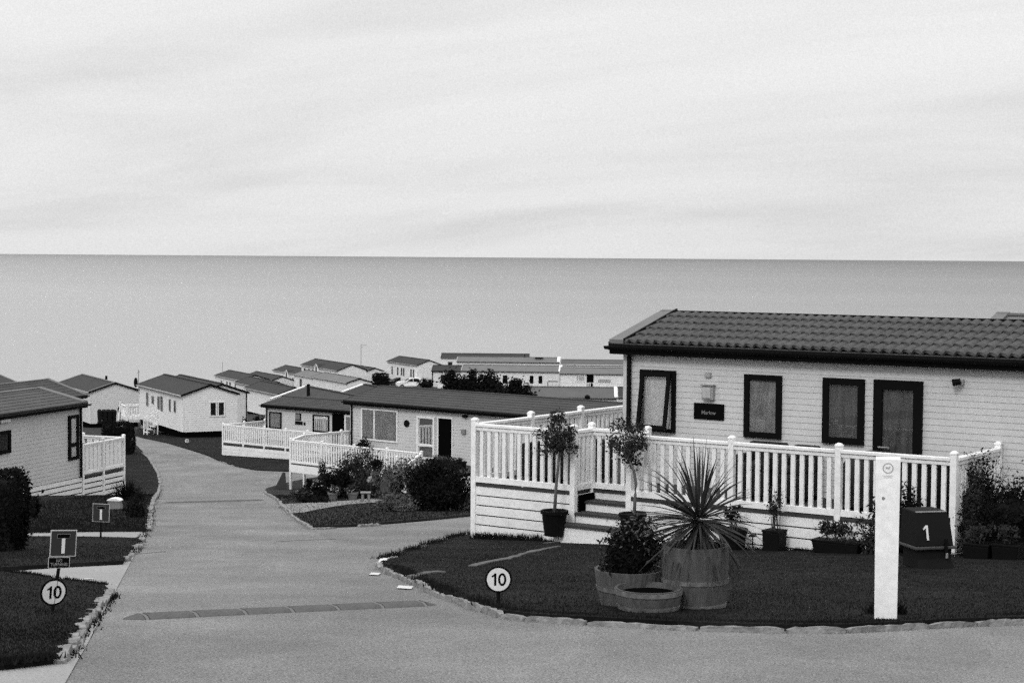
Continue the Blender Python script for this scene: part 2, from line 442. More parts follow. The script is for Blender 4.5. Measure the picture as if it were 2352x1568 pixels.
strip_px('stone_edging', [(1255, 1256), (1300, 1252), (1345, 1248)], 0.06, M_EDGE, 0.07)

def resample(pts, seg):
    out = [pts[0]]; acc = 0
    for a, b in zip(pts, pts[1:]):
        d = (b - a).length; t = seg - acc
        while t <= d:
            out.append(a.lerp(b, t / d)); t += seg
        acc = (acc + d) % seg
    return out
def kerb(px, w, h, ln, seed, base=-0.05, gap=0.0, inset=0.0):
    rnd = random.Random(seed)
    pts = [Vector((G(*p).x, G(*p).y)) for p in px]
    mb = MB()
    i = 0.0
    pts = resample(pts, 0.05)
    k = 0
    while k < len(pts) - 2:
        n = max(2, int(rnd.uniform(0.6, 1.5) * ln / 0.05))
        e = min(len(pts) - 1, k + n)
        a, b = pts[k], pts[e]
        if rnd.random() > gap:
            d = (b - a); L_ = d.length; d.normalize(); nrm = Vector((-d.y, d.x))
            hh = h * rnd.uniform(0.5, 1.15); ww = w * rnd.uniform(0.75, 1.15); off = rnd.uniform(-.012, .012) + inset
            ns = max(2, int(L_ / 0.06))
            base_i = len(mb.v)
            for j in range(ns + 1):
                t = j / ns; q = a.lerp(b, 0.02 + 0.96 * t) + nrm * off
                e_ = 1.0 - 0.35 * (1 if j in (0, ns) else 0)
                for s_, z_ in ((-ww / 2, base), (-ww / 2 * 0.9, hh * e_ * rnd.uniform(.75, 1.05)), (ww / 2 * 0.8, hh * e_ * rnd.uniform(.85, 1.15)), (ww / 2, base)):
                    qq = q + nrm * (s_ + rnd.uniform(-.012, .012))
                    mb.v.append((qq.x, qq.y, -g(qq.x, qq.y) + z_))
            for j in range(ns):
                for c in range(3):
                    o = base_i + j * 4 + c
                    mb.f.append((o, o + 1, o + 5, o + 4))
            mb.f.append(tuple(base_i + c for c in range(4))); mb.f.append(tuple(base_i + ns * 4 + c for c in range(4)))
        k = e
    return struct(mb.build('kerb', M_KERB))
kerb([(2560, 1427), (2352, 1433), (2200, 1439), (2060, 1447), (1950, 1453), (1800, 1453), (1640, 1450), (1500, 1443), (1350, 1435), (1230, 1428), (1150, 1419)], 0.075, 0.052, 0.65, 11, gap=0.0)
kerb([(1150, 1419), (1080, 1397), (1010, 1370), (940, 1337), (880, 1314), (869, 1303)], 0.06, 0.06, 0.5, 12)
kerb([(869, 1303), (882, 1294), (912, 1287)], 0.09, 0.07, 0.3, 13).data.materials[0] = M_PAINT
kerb([(712, 1215), (658, 1175), (607, 1128)], 0.09, 0.06, 0.9, 14)
kerb([(712, 1216), (760, 1214), (800, 1212), (900, 1205)], 0.07, 0.05, 0.6, 24, gap=0.5)
kerb([(322, 1038), (342, 1053), (363, 1087), (367, 1110), (359, 1140), (347, 1166), (343, 1205), (340, 1220)], 0.13, 0.07, 0.4, 15, gap=0.2)
kerb([(253, 1362), (229, 1396), (198, 1432), (172, 1472), (151, 1503), (138, 1527)], 0.10, 0.06, 0.17, 16)
kerb([(325, 1243), (317, 1259), (301, 1272), (290, 1290)], 0.12, 0.06, 0.3, 17, gap=0.5)
kerb([(504, 1060), (541, 1073)], 0.10, 0.05, 0.8, 18, gap=0.4)

def marking(c_px, du, dv):
    c = G(*c_px)
    mb = MB(); d = Vector(du); e = Vector(dv)
    q = [c.xy + d + e, c.xy - d + e, c.xy - d - e, c.xy + d - e]
    mb.add([(v.x, v.y, -g(v.x, v.y) + 0.012) for v in q], [(0, 1, 2, 3)])
    return struct(mb.build('road_marking', M_PAINT))
marking((861, 1319), (0.055, -0.04), (0.0, 0.19)); marking((930, 1350), (0.075, -0.06), (0.0, 0.19)); marking((200, 1331), (0.04, 0.02), (0.01, 0.08))

# ------------------------------------------------------------------ foliage helpers
def leaf_mesh(mb, rng, centers, n, spread, size, flat=0.0):
    c = np.asarray(centers)[rng.integers(0, len(centers), n)]
    p = c + rng.normal(0, 1, (n, 3)) * np.asarray(spread)
    a = rng.normal(0, 1, (n, 3)); a[:, 2] *= (1 - flat); a /= np.linalg.norm(a, axis=1)[:, None]
    b = rng.normal(0, 1, (n, 3)); b -= (b * a).sum(1)[:, None] * a; b /= np.linalg.norm(b, axis=1)[:, None]
    s = size * rng.uniform(0.5, 1.3, n)[:, None]
    v = np.stack([p - a * s, p + b * s * 0.42, p + a * s, p - b * s * 0.42], 1).reshape(-1, 3)
    o = len(mb.v)
    mb.v += [tuple(x) for x in v.tolist()]
    mb.f += [(o + 4 * i, o + 4 * i + 1, o + 4 * i + 2, o + 4 * i + 3) for i in range(n)]
    return mb
def raw_build(mb, name, m, parent=None, loc=(0, 0, 0)):
    me = bpy.data.meshes.new(name); me.from_pydata(mb.v, [], mb.f); me.update(); me.materials.append(m)
    o = bpy.data.objects.new(name, me); COL.objects.link(o); o.location = loc
    if parent is not None: o.parent = parent
    return o
def blob_centers(rng, n, rx, ry, rz, c=(0, 0, 0), shell=0.75, zmin=None):
    d = rng.normal(0, 1, (n, 3)); d /= np.linalg.norm(d, axis=1)[:, None]
    r = rng.uniform(shell ** 3, 1.0, n) ** (1 / 3)
    p = d * r[:, None] * np.array([rx, ry, rz]) + np.array(c)
    if zmin is not None: p = p[p[:, 2] > zmin]
    return p
def shrub(name, label, base, rx, ry, h, n, size, m, seed, cat='shrub', core=True, flowers=0, fmat=None, fsize=0.05, clumps=40, group=None, ragged=0.1):
    """bush standing at base: many leaves in uneven clumps round a few stems"""
    rng = np.random.default_rng(seed)
    t = thing(name, label, cat, base, 0, group)
    cs = blob_centers(rng, clumps, rx * 0.85, ry * 0.85, h * 0.5, (0, 0, h * 0.5), 0.45, h * 0.06)
    cs = cs * (1 + rng.normal(0, ragged, cs.shape))
    mb = MB(); leaf_mesh(mb, rng, cs, n, (rx * 0.17, ry * 0.17, h * 0.10), size)
    lf = raw_build(mb, 'foliage', m, t)
    st = MB()
    for i in range(7):
        e = cs[rng.integers(0, len(cs))]
        st.tube([(0.1 * rx * rng.normal(), 0.1 * ry * rng.normal(), -0.03), (e[0] * .4, e[1] * .4, e[2] * .5), tuple(e)], [0.022, 0.014, 0.005], 5)
    st.build('stem', M_BARKD, t)
    if core:
        cm = MB()
        pr = [(0.01, 0.02)] + [(math.sin(PI * a) ** 0.6 * 0.62, 0.02 + a * 0.78) for a in (0.1, 0.25, 0.45, 0.65, 0.85)] + [(0.01, 0.82)]
        cm.lathe([(r, z) for r, z in pr], 10)
        cm.v = [(x * rx * rng.uniform(.8, 1.1), y * ry * rng.uniform(.8, 1.1), z * h) for x, y, z in cm.v]
        o = len(lf.data.vertices)
        me = lf.data
        v = [tuple(x.co) for x in me.vertices] + cm.v; f = [tuple(p.vertices) for p in me.polygons] + [tuple(i + o for i in q) for q in cm.f]
        nm = bpy.data.meshes.new('foliage'); nm.from_pydata(v, [], f); nm.materials.append(m); lf.data = nm
    if flowers:
        fm = MB(); top = cs[cs[:, 2] > h * 0.45]
        pick = top[rng.integers(0, len(top), flowers)] + rng.normal(0, 0.05, (flowers, 3)) + np.array([0, 0, h * 0.07])
        leaf_mesh(fm, rng, pick, flowers * 14, (fsize, fsize, fsize * .7), fsize * 0.6)
        raw_build(fm, 'blossom', fmat or M_FLOWER, t)
    return t
def hedge(name, label, c, yaw, lx, ly, h, n, size, m, seed, cat='hedge', bump=0.06):
    rng = np.random.default_rng(seed)
    t = thing(name, label, cat, c, yaw)
    mb = MB()
    nx, ny, nz = max(2, int(lx / .35)), max(2, int(ly / .35)), max(2, int(h / .35))
    pts = []
    k = 0
    A = [lx * h, lx * h, ly * h, ly * h, lx * ly]
    A = np.array(A) / sum(A)
    side = rng.choice(5, n, p=A)
    u, w = rng.uniform(0, 1, n), rng.uniform(0, 1, n)
    p = np.zeros((n, 3))
    for s_ in range(5):
        i = side == s_
        if s_ < 2: p[i] = np.stack([(u[i] - .5) * lx, np.full(i.sum(), (-.5 + s_) * ly), w[i] * h], 1)
        elif s_ < 4: p[i] = np.stack([np.full(i.sum(), (-.5 + s_ - 2) * lx), (u[i] - .5) * ly, w[i] * h], 1)
        else: p[i] = np.stack([(u[i] - .5) * lx, (w[i] - .5) * ly, np.full(i.sum(), h)], 1)
    q = p * np.array([1, 1, 1.0])
    wob = np.sin(q[:, 0] * 5 + seed) * np.cos(q[:, 2] * 4.3) * bump + np.sin(q[:, 1] * 6.1 + q[:, 2] * 3) * bump
    dirv = p - np.array([0, 0, h * .5]); dirv /= (np.linalg.norm(dirv, axis=1)[:, None] + 1e-6)
    # rounded shoulders
    zz = p[:, 2] / h
    shrink = np.where(zz > .8, 1 - (zz - .8) ** 2 * 3.0, 1.0)
    p[:, 0] *= shrink; p[:, 1] *= shrink
    p += dirv * wob[:, None]
    leaf_mesh(mb, rng, p, n, (size * .6,) * 3, size)
    mb.box(-lx * .44, lx * .44, -ly * .42, ly * .42, 0, h * .9)
    raw_build(mb, 'foliage', m, t)
    st = MB()
    for i in range(4): st.tube([(lx * (i - 1.5) / 5, 0, -0.05), (lx * (i - 1.5) / 5, 0.02, h * .5)], 0.03, 6)
    st.build('stem', M_BARKD, t)
    return t
def blades(name, pts_fn, n, hmin, hmax, wid, m, seed, lean=0.5):
    """n grass blades, pts_fn(rng) -> (x,y,z)"""
    rnd = random.Random(seed); mb = MB()
    for i in range(n):
        q = pts_fn(rnd)
        if q is None: continue
        x, y, z = q
        hh = rnd.uniform(hmin, hmax); a = rnd.uniform(0, 2 * PI); l = rnd.uniform(0, lean) * hh; b = rnd.uniform(0, 2 * PI)
        dx, dy = math.cos(a) * wid / 2, math.sin(a) * wid / 2
        o = len(mb.v)
        mb.v += [(x - dx, y - dy, z), (x + dx, y + dy, z), (x + l * math.cos(b), y + l * math.sin(b), z + hh)]
        mb.f.append((o, o + 1, o + 2))
    return stuff(raw_build(mb, name, m))
def lawn_blades(name, poly, n, h0, h1, seed, ymax=40, m=None, wid=0.012):
    xs = [p[0] for p in poly]; ys_ = [p[1] for p in poly]
    x0, x1, y0, y1 = max(min(xs), -12), min(max(xs), 12), min(ys_), min(max(ys_), ymax)
    def fn(r):
        for _ in range(6):
            y = y0 + (y1 - y0) * r.random() ** 1.4; x = r.uniform(max(x0, -y * .33), min(x1, y * .33))
            if in_poly(x, y, poly): return x, y, -g(x, y) + 0.05
        return None
    return blades(name, fn, n, h0, h1, wid, m or M_BLADE, seed)
def edge_tufts(name, px, n, spread, h0, h1, seed, dz=0.0, m=None, wid=0.014, inward=0.0):
    pts = resample([Vector((G(*p).x, G(*p).y)) for p in px], 0.04)
    r0 = random.Random(seed)
    dens = [max(0.05, math.sin(i * .11 + r0.random()) * .5 + .5 + r0.uniform(-.4, .4)) for i in range(len(pts))]
    def fn(r):
        i = r.randrange(len(pts))
        if r.random() > dens[i]: return None
        p = pts[i]; x = p.x + r.gauss(inward, spread); y = p.y + r.gauss(0, spread)
        return x, y, -g(x, y) + dz
    return blades(name, fn, n, h0, h1, wid, m or M_BLADE, seed, 0.8)
lawn_blades('grass', lawnA, 52000, 0.010, 0.026, 1, 31)
lawn_blades('grass', gp(lawnD3_px), 14000, 0.010, 0.026, 2)
lawn_blades('grass', gp(lawnD2_px), 9000, 0.010, 0.03, 3)
lawn_blades('grass', gp(lawnB_px), 20000, 0.02, 0.045, 4, 60, wid=0.02)
lawn_blades('grass', gp(lawnD1_px), 16000, 0.02, 0.05, 5, 60, wid=0.02)
edge_tufts('grass', [(2500, 1418), (2352, 1424), (2060, 1438), (1950, 1445), (1800, 1444), (1640, 1441), (1500, 1434), (1350, 1426), (1230, 1420)], 9000, 0.045, 0.015, 0.05, 6, 0.03)
edge_tufts('grass', [(1230, 1420), (1150, 1411), (1080, 1389), (1010, 1362), (940, 1329), (890, 1308)], 2500, 0.04, 0.03, 0.08, 7, 0.04)
edge_tufts('grass', [(884, 1291), (960, 1265), (1040, 1240), (1085, 1228)], 2500, 0.06, 0.03, 0.08, 8, 0.04)
edge_tufts('grass', [(262, 1366), (240, 1398), (208, 1438), (182, 1478), (160, 1512)], 1100, 0.028, 0.015, 0.045, 9, 0.0)
edge_tufts('grass', [(345, 1170), (345, 1200), (322, 1250), (305, 1275), (295, 1270)], 900, 0.05, 0.03, 0.08, 10, 0.03)
edge_tufts('grass', [(0, 1320), (112, 1335), (235, 1353)], 2500, 0.04, 0.015, 0.045, 19, 0.04)
edge_tufts('grass', [(0, 1538), (118, 1524)], 2000, 0.04, 0.015, 0.05, 20, 0.04)
edge_tufts('grass', [(60, 1225), (200, 1223), (335, 1222)], 1800, 0.08, 0.03, 0.06, 21, 0.04)
edge_tufts('grass', [(372, 1115), (362, 1145), (350, 1172)], 300, 0.05, 0.03, 0.07, 22, 0.0)

# ------------------------------------------------------------------ homes
def clad_wall(mb, mp, u0f, u1f, z0, z1, pitch, off=0.010):
    """lap boards; u0f/u1f give the wall's limits at a height; mp(u,n,z) maps to 3D"""
    n = max(1, int(round((z1 - z0) / pitch))); p = (z1 - z0) / n
    for i in range(n):
        a, b = z0 + i * p, z0 + (i + 1) * p
        vs = [mp(u0f(a), off, a), mp(u1f(a), off, a), mp(u1f(b), 0.002, b), mp(u0f(b), 0.002, b), mp(u0f(a), 0.0, a), mp(u1f(a), 0.0, a)]
        mb.add(vs, [(0, 1, 2, 3), (4, 5, 1, 0)])

class Home:
    def __init__(s, label, o, yaw, L, W, He, rise, clad=M_CLAD2, tile=M_TILE2, gutter=M_BLACK, barge=M_BLACK, pitch=0.11, oe=0.22, og=0.18,
                 roof='plain', skirt=0.0, skirt_mat=M_DARK, barge2=None, verge=None, pipe=(), group='static caravans on the slope', fascia=0.16, lap=True, name='static_caravan', skirt_in=0.08):
        s.L, s.W, s.He, s.rise = L, W, He, rise
        s.f = Frame(o, yaw)
        s.t = thing(name, label, 'caravan', o, yaw, group)
        sl = rise / (W / 2)
        s.sl = sl
        # walls
        mb = MB()
        F = lambda c: (lambda z: c)
        clad_wall(mb, s.mp('front'), F(0), F(L), 0, He, pitch)
        clad_wall(mb, s.mp('back'), F(0), F(L), 0, He, pitch)
        for sd in ('left', 'right'):
            clad_wall(mb, s.mp(sd), F(0), F(W), 0, He, pitch)
            clad_wall(mb, s.mp(sd), lambda z: (z - He) / sl, lambda z: W - (z - He) / sl, He, He + rise - 0.01, pitch)
        # corner trims
        for x in (-0.02, L - 0.06):
            for y in (-0.02, W - 0.06): mb.box(x, x + 0.08, y, y + 0.08, 0, He)
        mb.build('wall', clad, s.t)
        if skirt:
            mb = MB(); i = skirt_in
            mb.box(i, L - i, i, W - i, -skirt, -0.002)
            mb.build('skirting', skirt_mat, s.t)
        # roof
        ze = He - oe * sl + 0.03; zr = He + rise + 0.03
        x0, x1 = -og, L + og
        th = 0.05
        mb = MB()
        poly = [(-oe, ze), (W / 2, zr), (W + oe, ze), (W + oe, ze - th), (W / 2, zr - th), (-oe, ze - th)]
        mb.prism(poly, lambda y, z: (x0, y, z), lambda y, z: (x1, y, z))
        if roof == 'pantile': s.pantile(mb, x0 + 0.27, x1 - 0.27, -oe + 0.0, ze, W / 2 - 0.06, zr, 5, 0.158)
        elif roof == 'course':
            n = 7
            for k in range(n):
                a, b = k / n, (k + 1) / n
                ya, yb = -oe + a * (W / 2 + oe), -oe + b * (W / 2 + oe)
                za, zb = ze + a * (zr - ze), ze + b * (zr - ze)
                mb.add([(x0 + .02, ya, za + .026), (x1 - .02, ya, za + .026), (x1 - .02, yb, zb + .012), (x0 + .02, yb, zb + .012), (x0 + .02, ya, za), (x1 - .02, ya, za)], [(0, 1, 2, 3), (4, 5, 1, 0)])
        s.roof = mb.build('roof', tile, s.t)
        mb = MB(); mb.beam((x0, W / 2, zr + 0.015), (x1, W / 2, zr + 0.015), 0.20, 0.05)
        mb.build('ridge_cap', verge or tile, s.t)
        if verge is not None:
            for xa, xb in ((x0 - 0.01, x0 + 0.25), (x1 - 0.25, x1 + 0.01)):
                mb = MB()
                for sg in (0, 1):
                    ya, yb = (-oe - .01, W / 2) if sg == 0 else (W + oe + .01, W / 2)
                    mb.add([(xa, ya, ze + .06), (xb, ya, ze + .06), (xb, yb, zr + .06), (xa, yb, zr + .06), (xa, ya, ze), (xb, ya, ze), (xb, yb, zr), (xa, yb, zr)],
                           [(0, 1, 2, 3), (0, 4, 5, 1), (0, 3, 7, 4), (1, 5, 6, 2)])
                mb.build('verge', verge, s.t)
            if roof == 'pantile':
                mb = MB()
                for xs_ in (x0 + .262, x1 - .262): mb.beam((xs_, -oe, ze + .055), (xs_, W / 2, zr + .055), .03, .05)
                mb.beam((x0 + .25, W / 2 - .085, zr + .02), (x1 - .25, W / 2 - .085, zr + .02), .05, .06)
                mb.build('flashing', M_BLACK, s.t)
        # barge boards
        for x in (x0 - 0.025, x1):
            mb = MB(); h = 0.13
            bp = [(-oe - .01, ze + .02), (W / 2, zr + .02), (W + oe + .01, ze + .02), (W + oe + .01, ze + .02 - h), (W / 2, zr + .02 - h), (-oe - .01, ze + .02 - h)]
            mb.prism(bp, lambda y, z: (x, y, z), lambda y, z: (x + 0.025, y, z))
            mb.build('bargeboard', (barge2 or barge) if x > 0 else barge, s.t)
        # fascia, soffit and gutter along the eaves
        for sg, yy in ((-1, -oe), (1, W + oe)):
            mb = MB()
            a, b = (yy - 0.02, yy) if sg < 0 else (yy, yy + 0.02)
            mb.box(x0 + .002, x1 - .002, a, b, ze - fascia, ze - .012)
            a, b = (yy, -0.002) if sg < 0 else (W + .002, yy)
            mb.box(x0 + .002, x1 - .002, a, b, ze - fascia + .01, ze - fascia + .03)
            mb.build('fascia', gutter, s.t)
            mb = MB()
            c = yy + sg * 0.075
            pr = [(c + math.cos(t) * 0.058, ze - 0.04 + math.sin(t) * 0.058) for t in np.linspace(PI, 2 * PI, 7)] + [(c + .05, ze - .04), (c - .05, ze - .04)]
            mb.prism(pr, lambda y, z: (x0 - .04, y, z), lambda y, z: (x1 + .04, y, z))
            mb.build('gutter', gutter, s.t)
        for side, u in pipe:
            p = s.mp(side); mb = MB()
            mb.tube([p(u, 0.06, ze - fascia), p(u, 0.06, -skirt * 0.9)], 0.037, 8)
            mb.build('downpipe', gutter, s.t)
    def pantile(s, mb, xa, xb, y0, z0, y1, z1, rows, pitch):
        nx = int((xb - xa) / pitch * 8); L_ = math.hypot(y1 - y0, z1 - z0); ny_, nz_ = -(z1 - z0) / L_, (y1 - y0) / L_
        o = len(mb.v)
        lv = []
        for r in range(rows):
            for t, lift in ((0.0, 0.0), (0.001, 0.042), (0.5, 0.03), (1.0, 0.012)): lv.append(((r + t) / rows, lift))
        for t, lift in lv:
            for i in range(nx + 1):
                x = xa + (xb - xa) * i / nx
                ph = (x / pitch) % 1.0
                wv = 0.022 * (math.sin(2 * PI * ph) + 0.35 * math.sin(4 * PI * ph + 0.6)) + 0.02
                a = lift + wv
                tt = t - (0.022 * math.cos(2 * PI * ph) / L_ if 0 < t < 1 and lift > 0.04 else 0)
                mb.v.append((x, y0 + (y1 - y0) * tt + ny_ * a, z0 + (z1 - z0) * tt + nz_ * a))
        n1 = nx + 1
        for j in range(len(lv) - 1):
            for i in range(nx):
                a = o + j * n1 + i
                mb.f.append((a, a + 1, a + n1 + 1, a + n1))
    def mp(s, side):
        L, W = s.L, s.W
        return {'front': lambda u, n, z: (u, -n, z), 'back': lambda u, n, z: (u, W + n, z),
                'left': lambda u, n, z: (-n, u, z), 'right': lambda u, n, z: (L + n, u, z)}[side]
    def sbox(s, mb, side, u0, u1, n0, n1, z0, z1):
        p = s.mp(side); a, b = p(u0, n0, z0), p(u1, n1, z1)
        mb.box(min(a[0], b[0]), max(a[0], b[0]), min(a[1], b[1]), max(a[1], b[1]), min(a[2], b[2]), max(a[2], b[2]))
    def window(s, u0, u1, z0, z1, side='front', fm=M_WFRAME, fw=0.06, mull=(), curt=M_CURT, trans=(), depth=0.06, name='window', fb=None, ft=None, gap=None):
        mb = MB(); fb = fb or fw; ft = ft or fw
        s.sbox(mb, side, u0, u0 + fw, 0.0, depth, z0, z1); s.sbox(mb, side, u1 - fw, u1, 0.0, depth, z0, z1)
        s.sbox(mb, side, u0 + fw, u1 - fw, 0.0, depth - .003, z0, z0 + fb); s.sbox(mb, side, u0 + fw, u1 - fw, 0.0, depth - .003, z1 - ft, z1)
        for m_ in mull: s.sbox(mb, side, m_ - fw / 2, m_ + fw / 2, 0.0, depth - .006, z0 + fb, z1 - ft)
        for m_ in trans: s.sbox(mb, side, u0 + fw, u1 - fw, 0.0, depth - .009, m_ - fw / 2, m_ + fw / 2)
        w = mb.build(name, fm, s.t)
        p = s.mp(side)
        a0, a1, b0, b1 = u0 + fw * .5, u1 - fw * .5, z0 + fb * .5, z1 - ft * .5
        mb = MB(); n = max(6, int((a1 - a0) / 0.025))
        for i in range(n + 1):
            u = a0 + (a1 - a0) * i / n
            d = 0.019 + 0.004 * math.sin(u * 70 + 1.3 * math.sin(u * 23))
            if gap and gap[0] < u < gap[1]: d = 0.0155
            mb.v += [p(u, d, b0), p(u, d, b1)]
        mb.f = [(2 * i, 2 * i + 2, 2 * i + 3, 2 * i + 1) for i in range(n)]
        mb.build('curtain', curt, w)
        mb = MB(); mb.add([p(a0, 0.034, b0), p(a1, 0.034, b0), p(a1, 0.034, b1), p(a0, 0.034, b1)], [(0, 1, 2, 3)])
        mb.build('pane', M_GLASS, w)
        return w
    def opening(s, u0, u1, z0, z1, side='front', name='doorway', fm=M_WFRAME, fw=0.05):
        mb = MB()
        s.sbox(mb, side, u0, u0 + fw, 0, .05, z0, z1); s.sbox(mb, side, u1 - fw, u1, 0, .05, z0, z1); s.sbox(mb, side, u0 + fw, u1 - fw, 0, .047, z1 - fw, z1)
        w = mb.build(name, fm, s.t)
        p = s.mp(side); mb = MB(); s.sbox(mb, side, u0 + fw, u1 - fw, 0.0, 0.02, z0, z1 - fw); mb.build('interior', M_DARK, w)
        return w
    def part(s, name, m, side, u0, u1, n0, n1, z0, z1, bevel=0.0):
        mb = MB(); s.sbox(mb, side, u0, u1, n0, n1, z0, z1); return mb.build(name, m, s.t, bevel=bevel)

# ------------------------------------------------------------------ balustrades
def post_mesh(h, w=0.085, base=0.0):
    mb = MB(); mb.box(-w / 2, w / 2, -w / 2, w / 2, base, h); return mb
def post(parent, x, y, h=1.06, base=-0.7, yaw=0, w=0.09, m=M_PVC):
    o = post_mesh(h, w, base).build('post', m, parent, (x, y, 0), yaw, bevel=0.008)
    c = MB(); a = w / 2 + 0.004
    c.box(-a, a, -a, a, h + 0.001, h + 0.028)
    c.add([(-a, -a, h + .028), (a, -a, h + .028), (a, a, h + .028), (-a, a, h + .028), (-a * .4, -a * .4, h + .055), (a * .4, -a * .4, h + .055), (a * .4, a * .4, h + .055), (-a * .4, a * .4, h + .055)],
          [(0, 1, 5, 4), (1, 2, 6, 5), (2, 3, 7, 6), (3, 0, 4, 7), (4, 5, 6, 7)])
    c.build('post_cap', m, o, bevel=0.004)
    return o
BAL = {}
def run(parent, p0, p1, z0=0.0, dz=0.0, ht=1.0, sp=0.1375, bw=0.063, single=True, zb=0.05, inset=0.045, foot=True, m=M_PVC, rb=0.085):
    """one bay of balustrade from p0 to p1 (deck-local xy); dz: drop along the bay"""
    a = Vector((p0[0], p0[1], 0)); b = Vector((p1[0], p1[1], 0)); d = (b - a); L_ = d.length; d.normalize()
    a2, b2 = a + d * inset, b - d * inset
    yaw = math.atan2(d.y, d.x)
    za, zz = Vector((0, 0, z0)), Vector((0, 0, z0 + dz))
    mb = MB()
    mb.beam(a2 + za + Vector((0, 0, ht - .03)), b2 + zz + Vector((0, 0, ht - .03)), 0.105, 0.045)
    mb.beam(a2 + za + Vector((0, 0, ht - .083)), b2 + zz + Vector((0, 0, ht - .083)), 0.06, 0.058)
    mb.build('top_rail', m, parent, bevel=0.006)
    mb = MB(); mb.beam(a2 + za + Vector((0, 0, zb + rb / 2)), b2 + zz + Vector((0, 0, zb + rb / 2)), 0.06, rb)
    if foot and L_ > 1.2: mb.box(L_ / 2 - .02, L_ / 2 + .02, -.02, .02, z0, zb + .002, Matrix.Translation(a) @ Matrix.Rotation(yaw, 4, 'Z'))
    mb.build('bottom_rail', m, parent)
    n = max(1, int(round(L_ / sp)) - 1)
    h = ht - .112 - zb - rb
    key = (round(h, 3), bw, m.name)
    if single and key not in BAL:
        q = MB(); q.box(-bw / 2, bw / 2, -.018, .018, 0, h)
        o = q.build('baluster', m, None); BAL[key] = o.data; bpy.data.objects.remove(o)
    big = MB()
    for i in range(n):
        t = (i + 1) / (n + 1)
        q = a.lerp(b, t) + za.lerp(zz, t) + Vector((0, 0, zb + rb))
        if single:
            c = bpy.data.objects.new('baluster', BAL[key]); COL.objects.link(c); c.parent = parent; c.location = q; c.rotation_euler = (0, 0, yaw)
        else: big.box(-bw / 2, bw / 2, -.018, .018, 0, h, Matrix.Translation(q) @ Matrix.Rotation(yaw, 4, 'Z'))
    if not single: stuff(big.build('baluster', m, parent))
def skirt_boards(parent, p0, p1, zt, zb, pitch=0.153, gap=0.02, m=M_BOARD, back=True, nrm=-1):
    a = Vector((p0[0], p0[1], 0)); b = Vector((p1[0], p1[1], 0)); d = b - a; L_ = d.length; yaw = math.atan2(d.y, d.x)
    M4 = Matrix.Translation(a) @ Matrix.Rotation(yaw, 4, 'Z')
    mb = MB(); z = zt
    while z > zb:
        mb.box(0, L_, -.012, .012, max(zb - .02, z - pitch + gap), z, M4); z -= pitch
    o = mb.build('skirting', m, parent)
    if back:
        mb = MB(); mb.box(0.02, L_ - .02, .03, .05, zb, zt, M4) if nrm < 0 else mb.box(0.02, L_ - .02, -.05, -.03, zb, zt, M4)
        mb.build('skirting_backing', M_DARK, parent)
    return o

def rect(fr, x0, x1, y0, y1, yp=0.0):
    xm, ym = (x0 + x1) / 2, (y0 + y1) / 2
    return fr.hit(x0, ym, yp)[0], fr.hit(x1, ym, yp)[0], fr.hit(xm, y1, yp)[1], fr.hit(xm, y0, yp)[1]
def rectx(fr, x0, x1, y0, y1, xp):
    xm, ym = (x0 + x1) / 2, (y0 + y1) / 2
    return fr.hitx(x0, ym, xp)[0], fr.hitx(x1, ym, xp)[0], fr.hitx(xm, y1, xp)[1], fr.hitx(xm, y0, xp)[1]
GRP = 'static caravans on the slope'

# ================================================================== near home and its deck
YN = R(-35)
ND = Frame(P(1090, 1117, 28.5) + Vector((0, 0, .066)), YN)
FACE = 1.72
u0 = ND.hit(1434, 1000, FACE)[0]
NH = Frame(ND.w(u0, FACE, 0.0), YN)
W_, oe_ = 3.0, 0.15
ze_ = NH.hit(1437, 789, -oe_)[1]
zr_ = NH.hit(1530, 709, W_ / 2)[1] - .07
slp = (zr_ - ze_) / (W_ / 2 + oe_); rise_ = slp * W_ / 2
He_ = ze_ - 0.03 + oe_ * slp
near = Home('large pale clad caravan with pantiled roof and dark framed windows behind the nearest white deck', NH.o, YN, 11.4, W_, He_, rise_, M_CLAD, M_TILE, M_BLACK, M_BLACK,
            pitch=0.0915, oe=oe_, og=0.19, roof='pantile', skirt=0.9, skirt_mat=M_BOARD, verge=M_VERGE, fascia=0.17, pipe=(('front', 0.11),))
# window with its sash pushed open
a0, a1, b0, b1 = rect(NH, 1473.5, 1553.5, 849.5, 990.5)
wn = near.window(a0, a1, b0, b1, 'front', M_FRAME, 0.055, curt=M_CURT, depth=0.07, fb=0.05, ft=0.05)
sash = MB(); sw, sh = a1 - a0 - 0.09, b1 - b0 - 0.08; fw = 0.062
sash.box(0, fw, -.03, 0, -sh, 0); sash.box(sw - fw, sw, -.03, 0, -sh, 0); sash.box(fw, sw - fw, -.028, -.002, -fw, 0); sash.box(fw, sw - fw, -.028, -.002, -sh, -sh + fw)
so = sash.build('sash', M_FRAME, wn, (a0 + 0.035, -0.072, b1 - 0.04)); so.rotation_euler = (R(-9), 0, 0)
sp = MB(); sp.add([(fw, -.012, -sh + fw), (sw - fw, -.012, -sh + fw), (sw - fw, -.012, -fw), (fw, -.012, -fw)], [(0, 1, 2, 3)])
so2 = sp.build('sash_pane', M_GLASS, wn, (a0 + 0.035, -0.072, b1 - 0.04)); so2.rotation_euler = (R(-9), 0, 0)
a0, a1, b0, b1 = rect(NH, 1712, 1797, 860.5, 1005)
near.window(a0, a1, b0, b1, 'front', M_FRAME, 0.085, curt=mat('half_blind', 0.31, 0.9, 0.55, 2.2, streak=(3.5, 3.5, 1.4)), depth=0.06)
a0, a1, b0, b1 = rect(NH, 1892, 1987, 868.5, 1019)
near.window(a0, a1, b0, b1, 'front', M_FRAME, 0.095, curt=M_CURTD, depth=0.06)
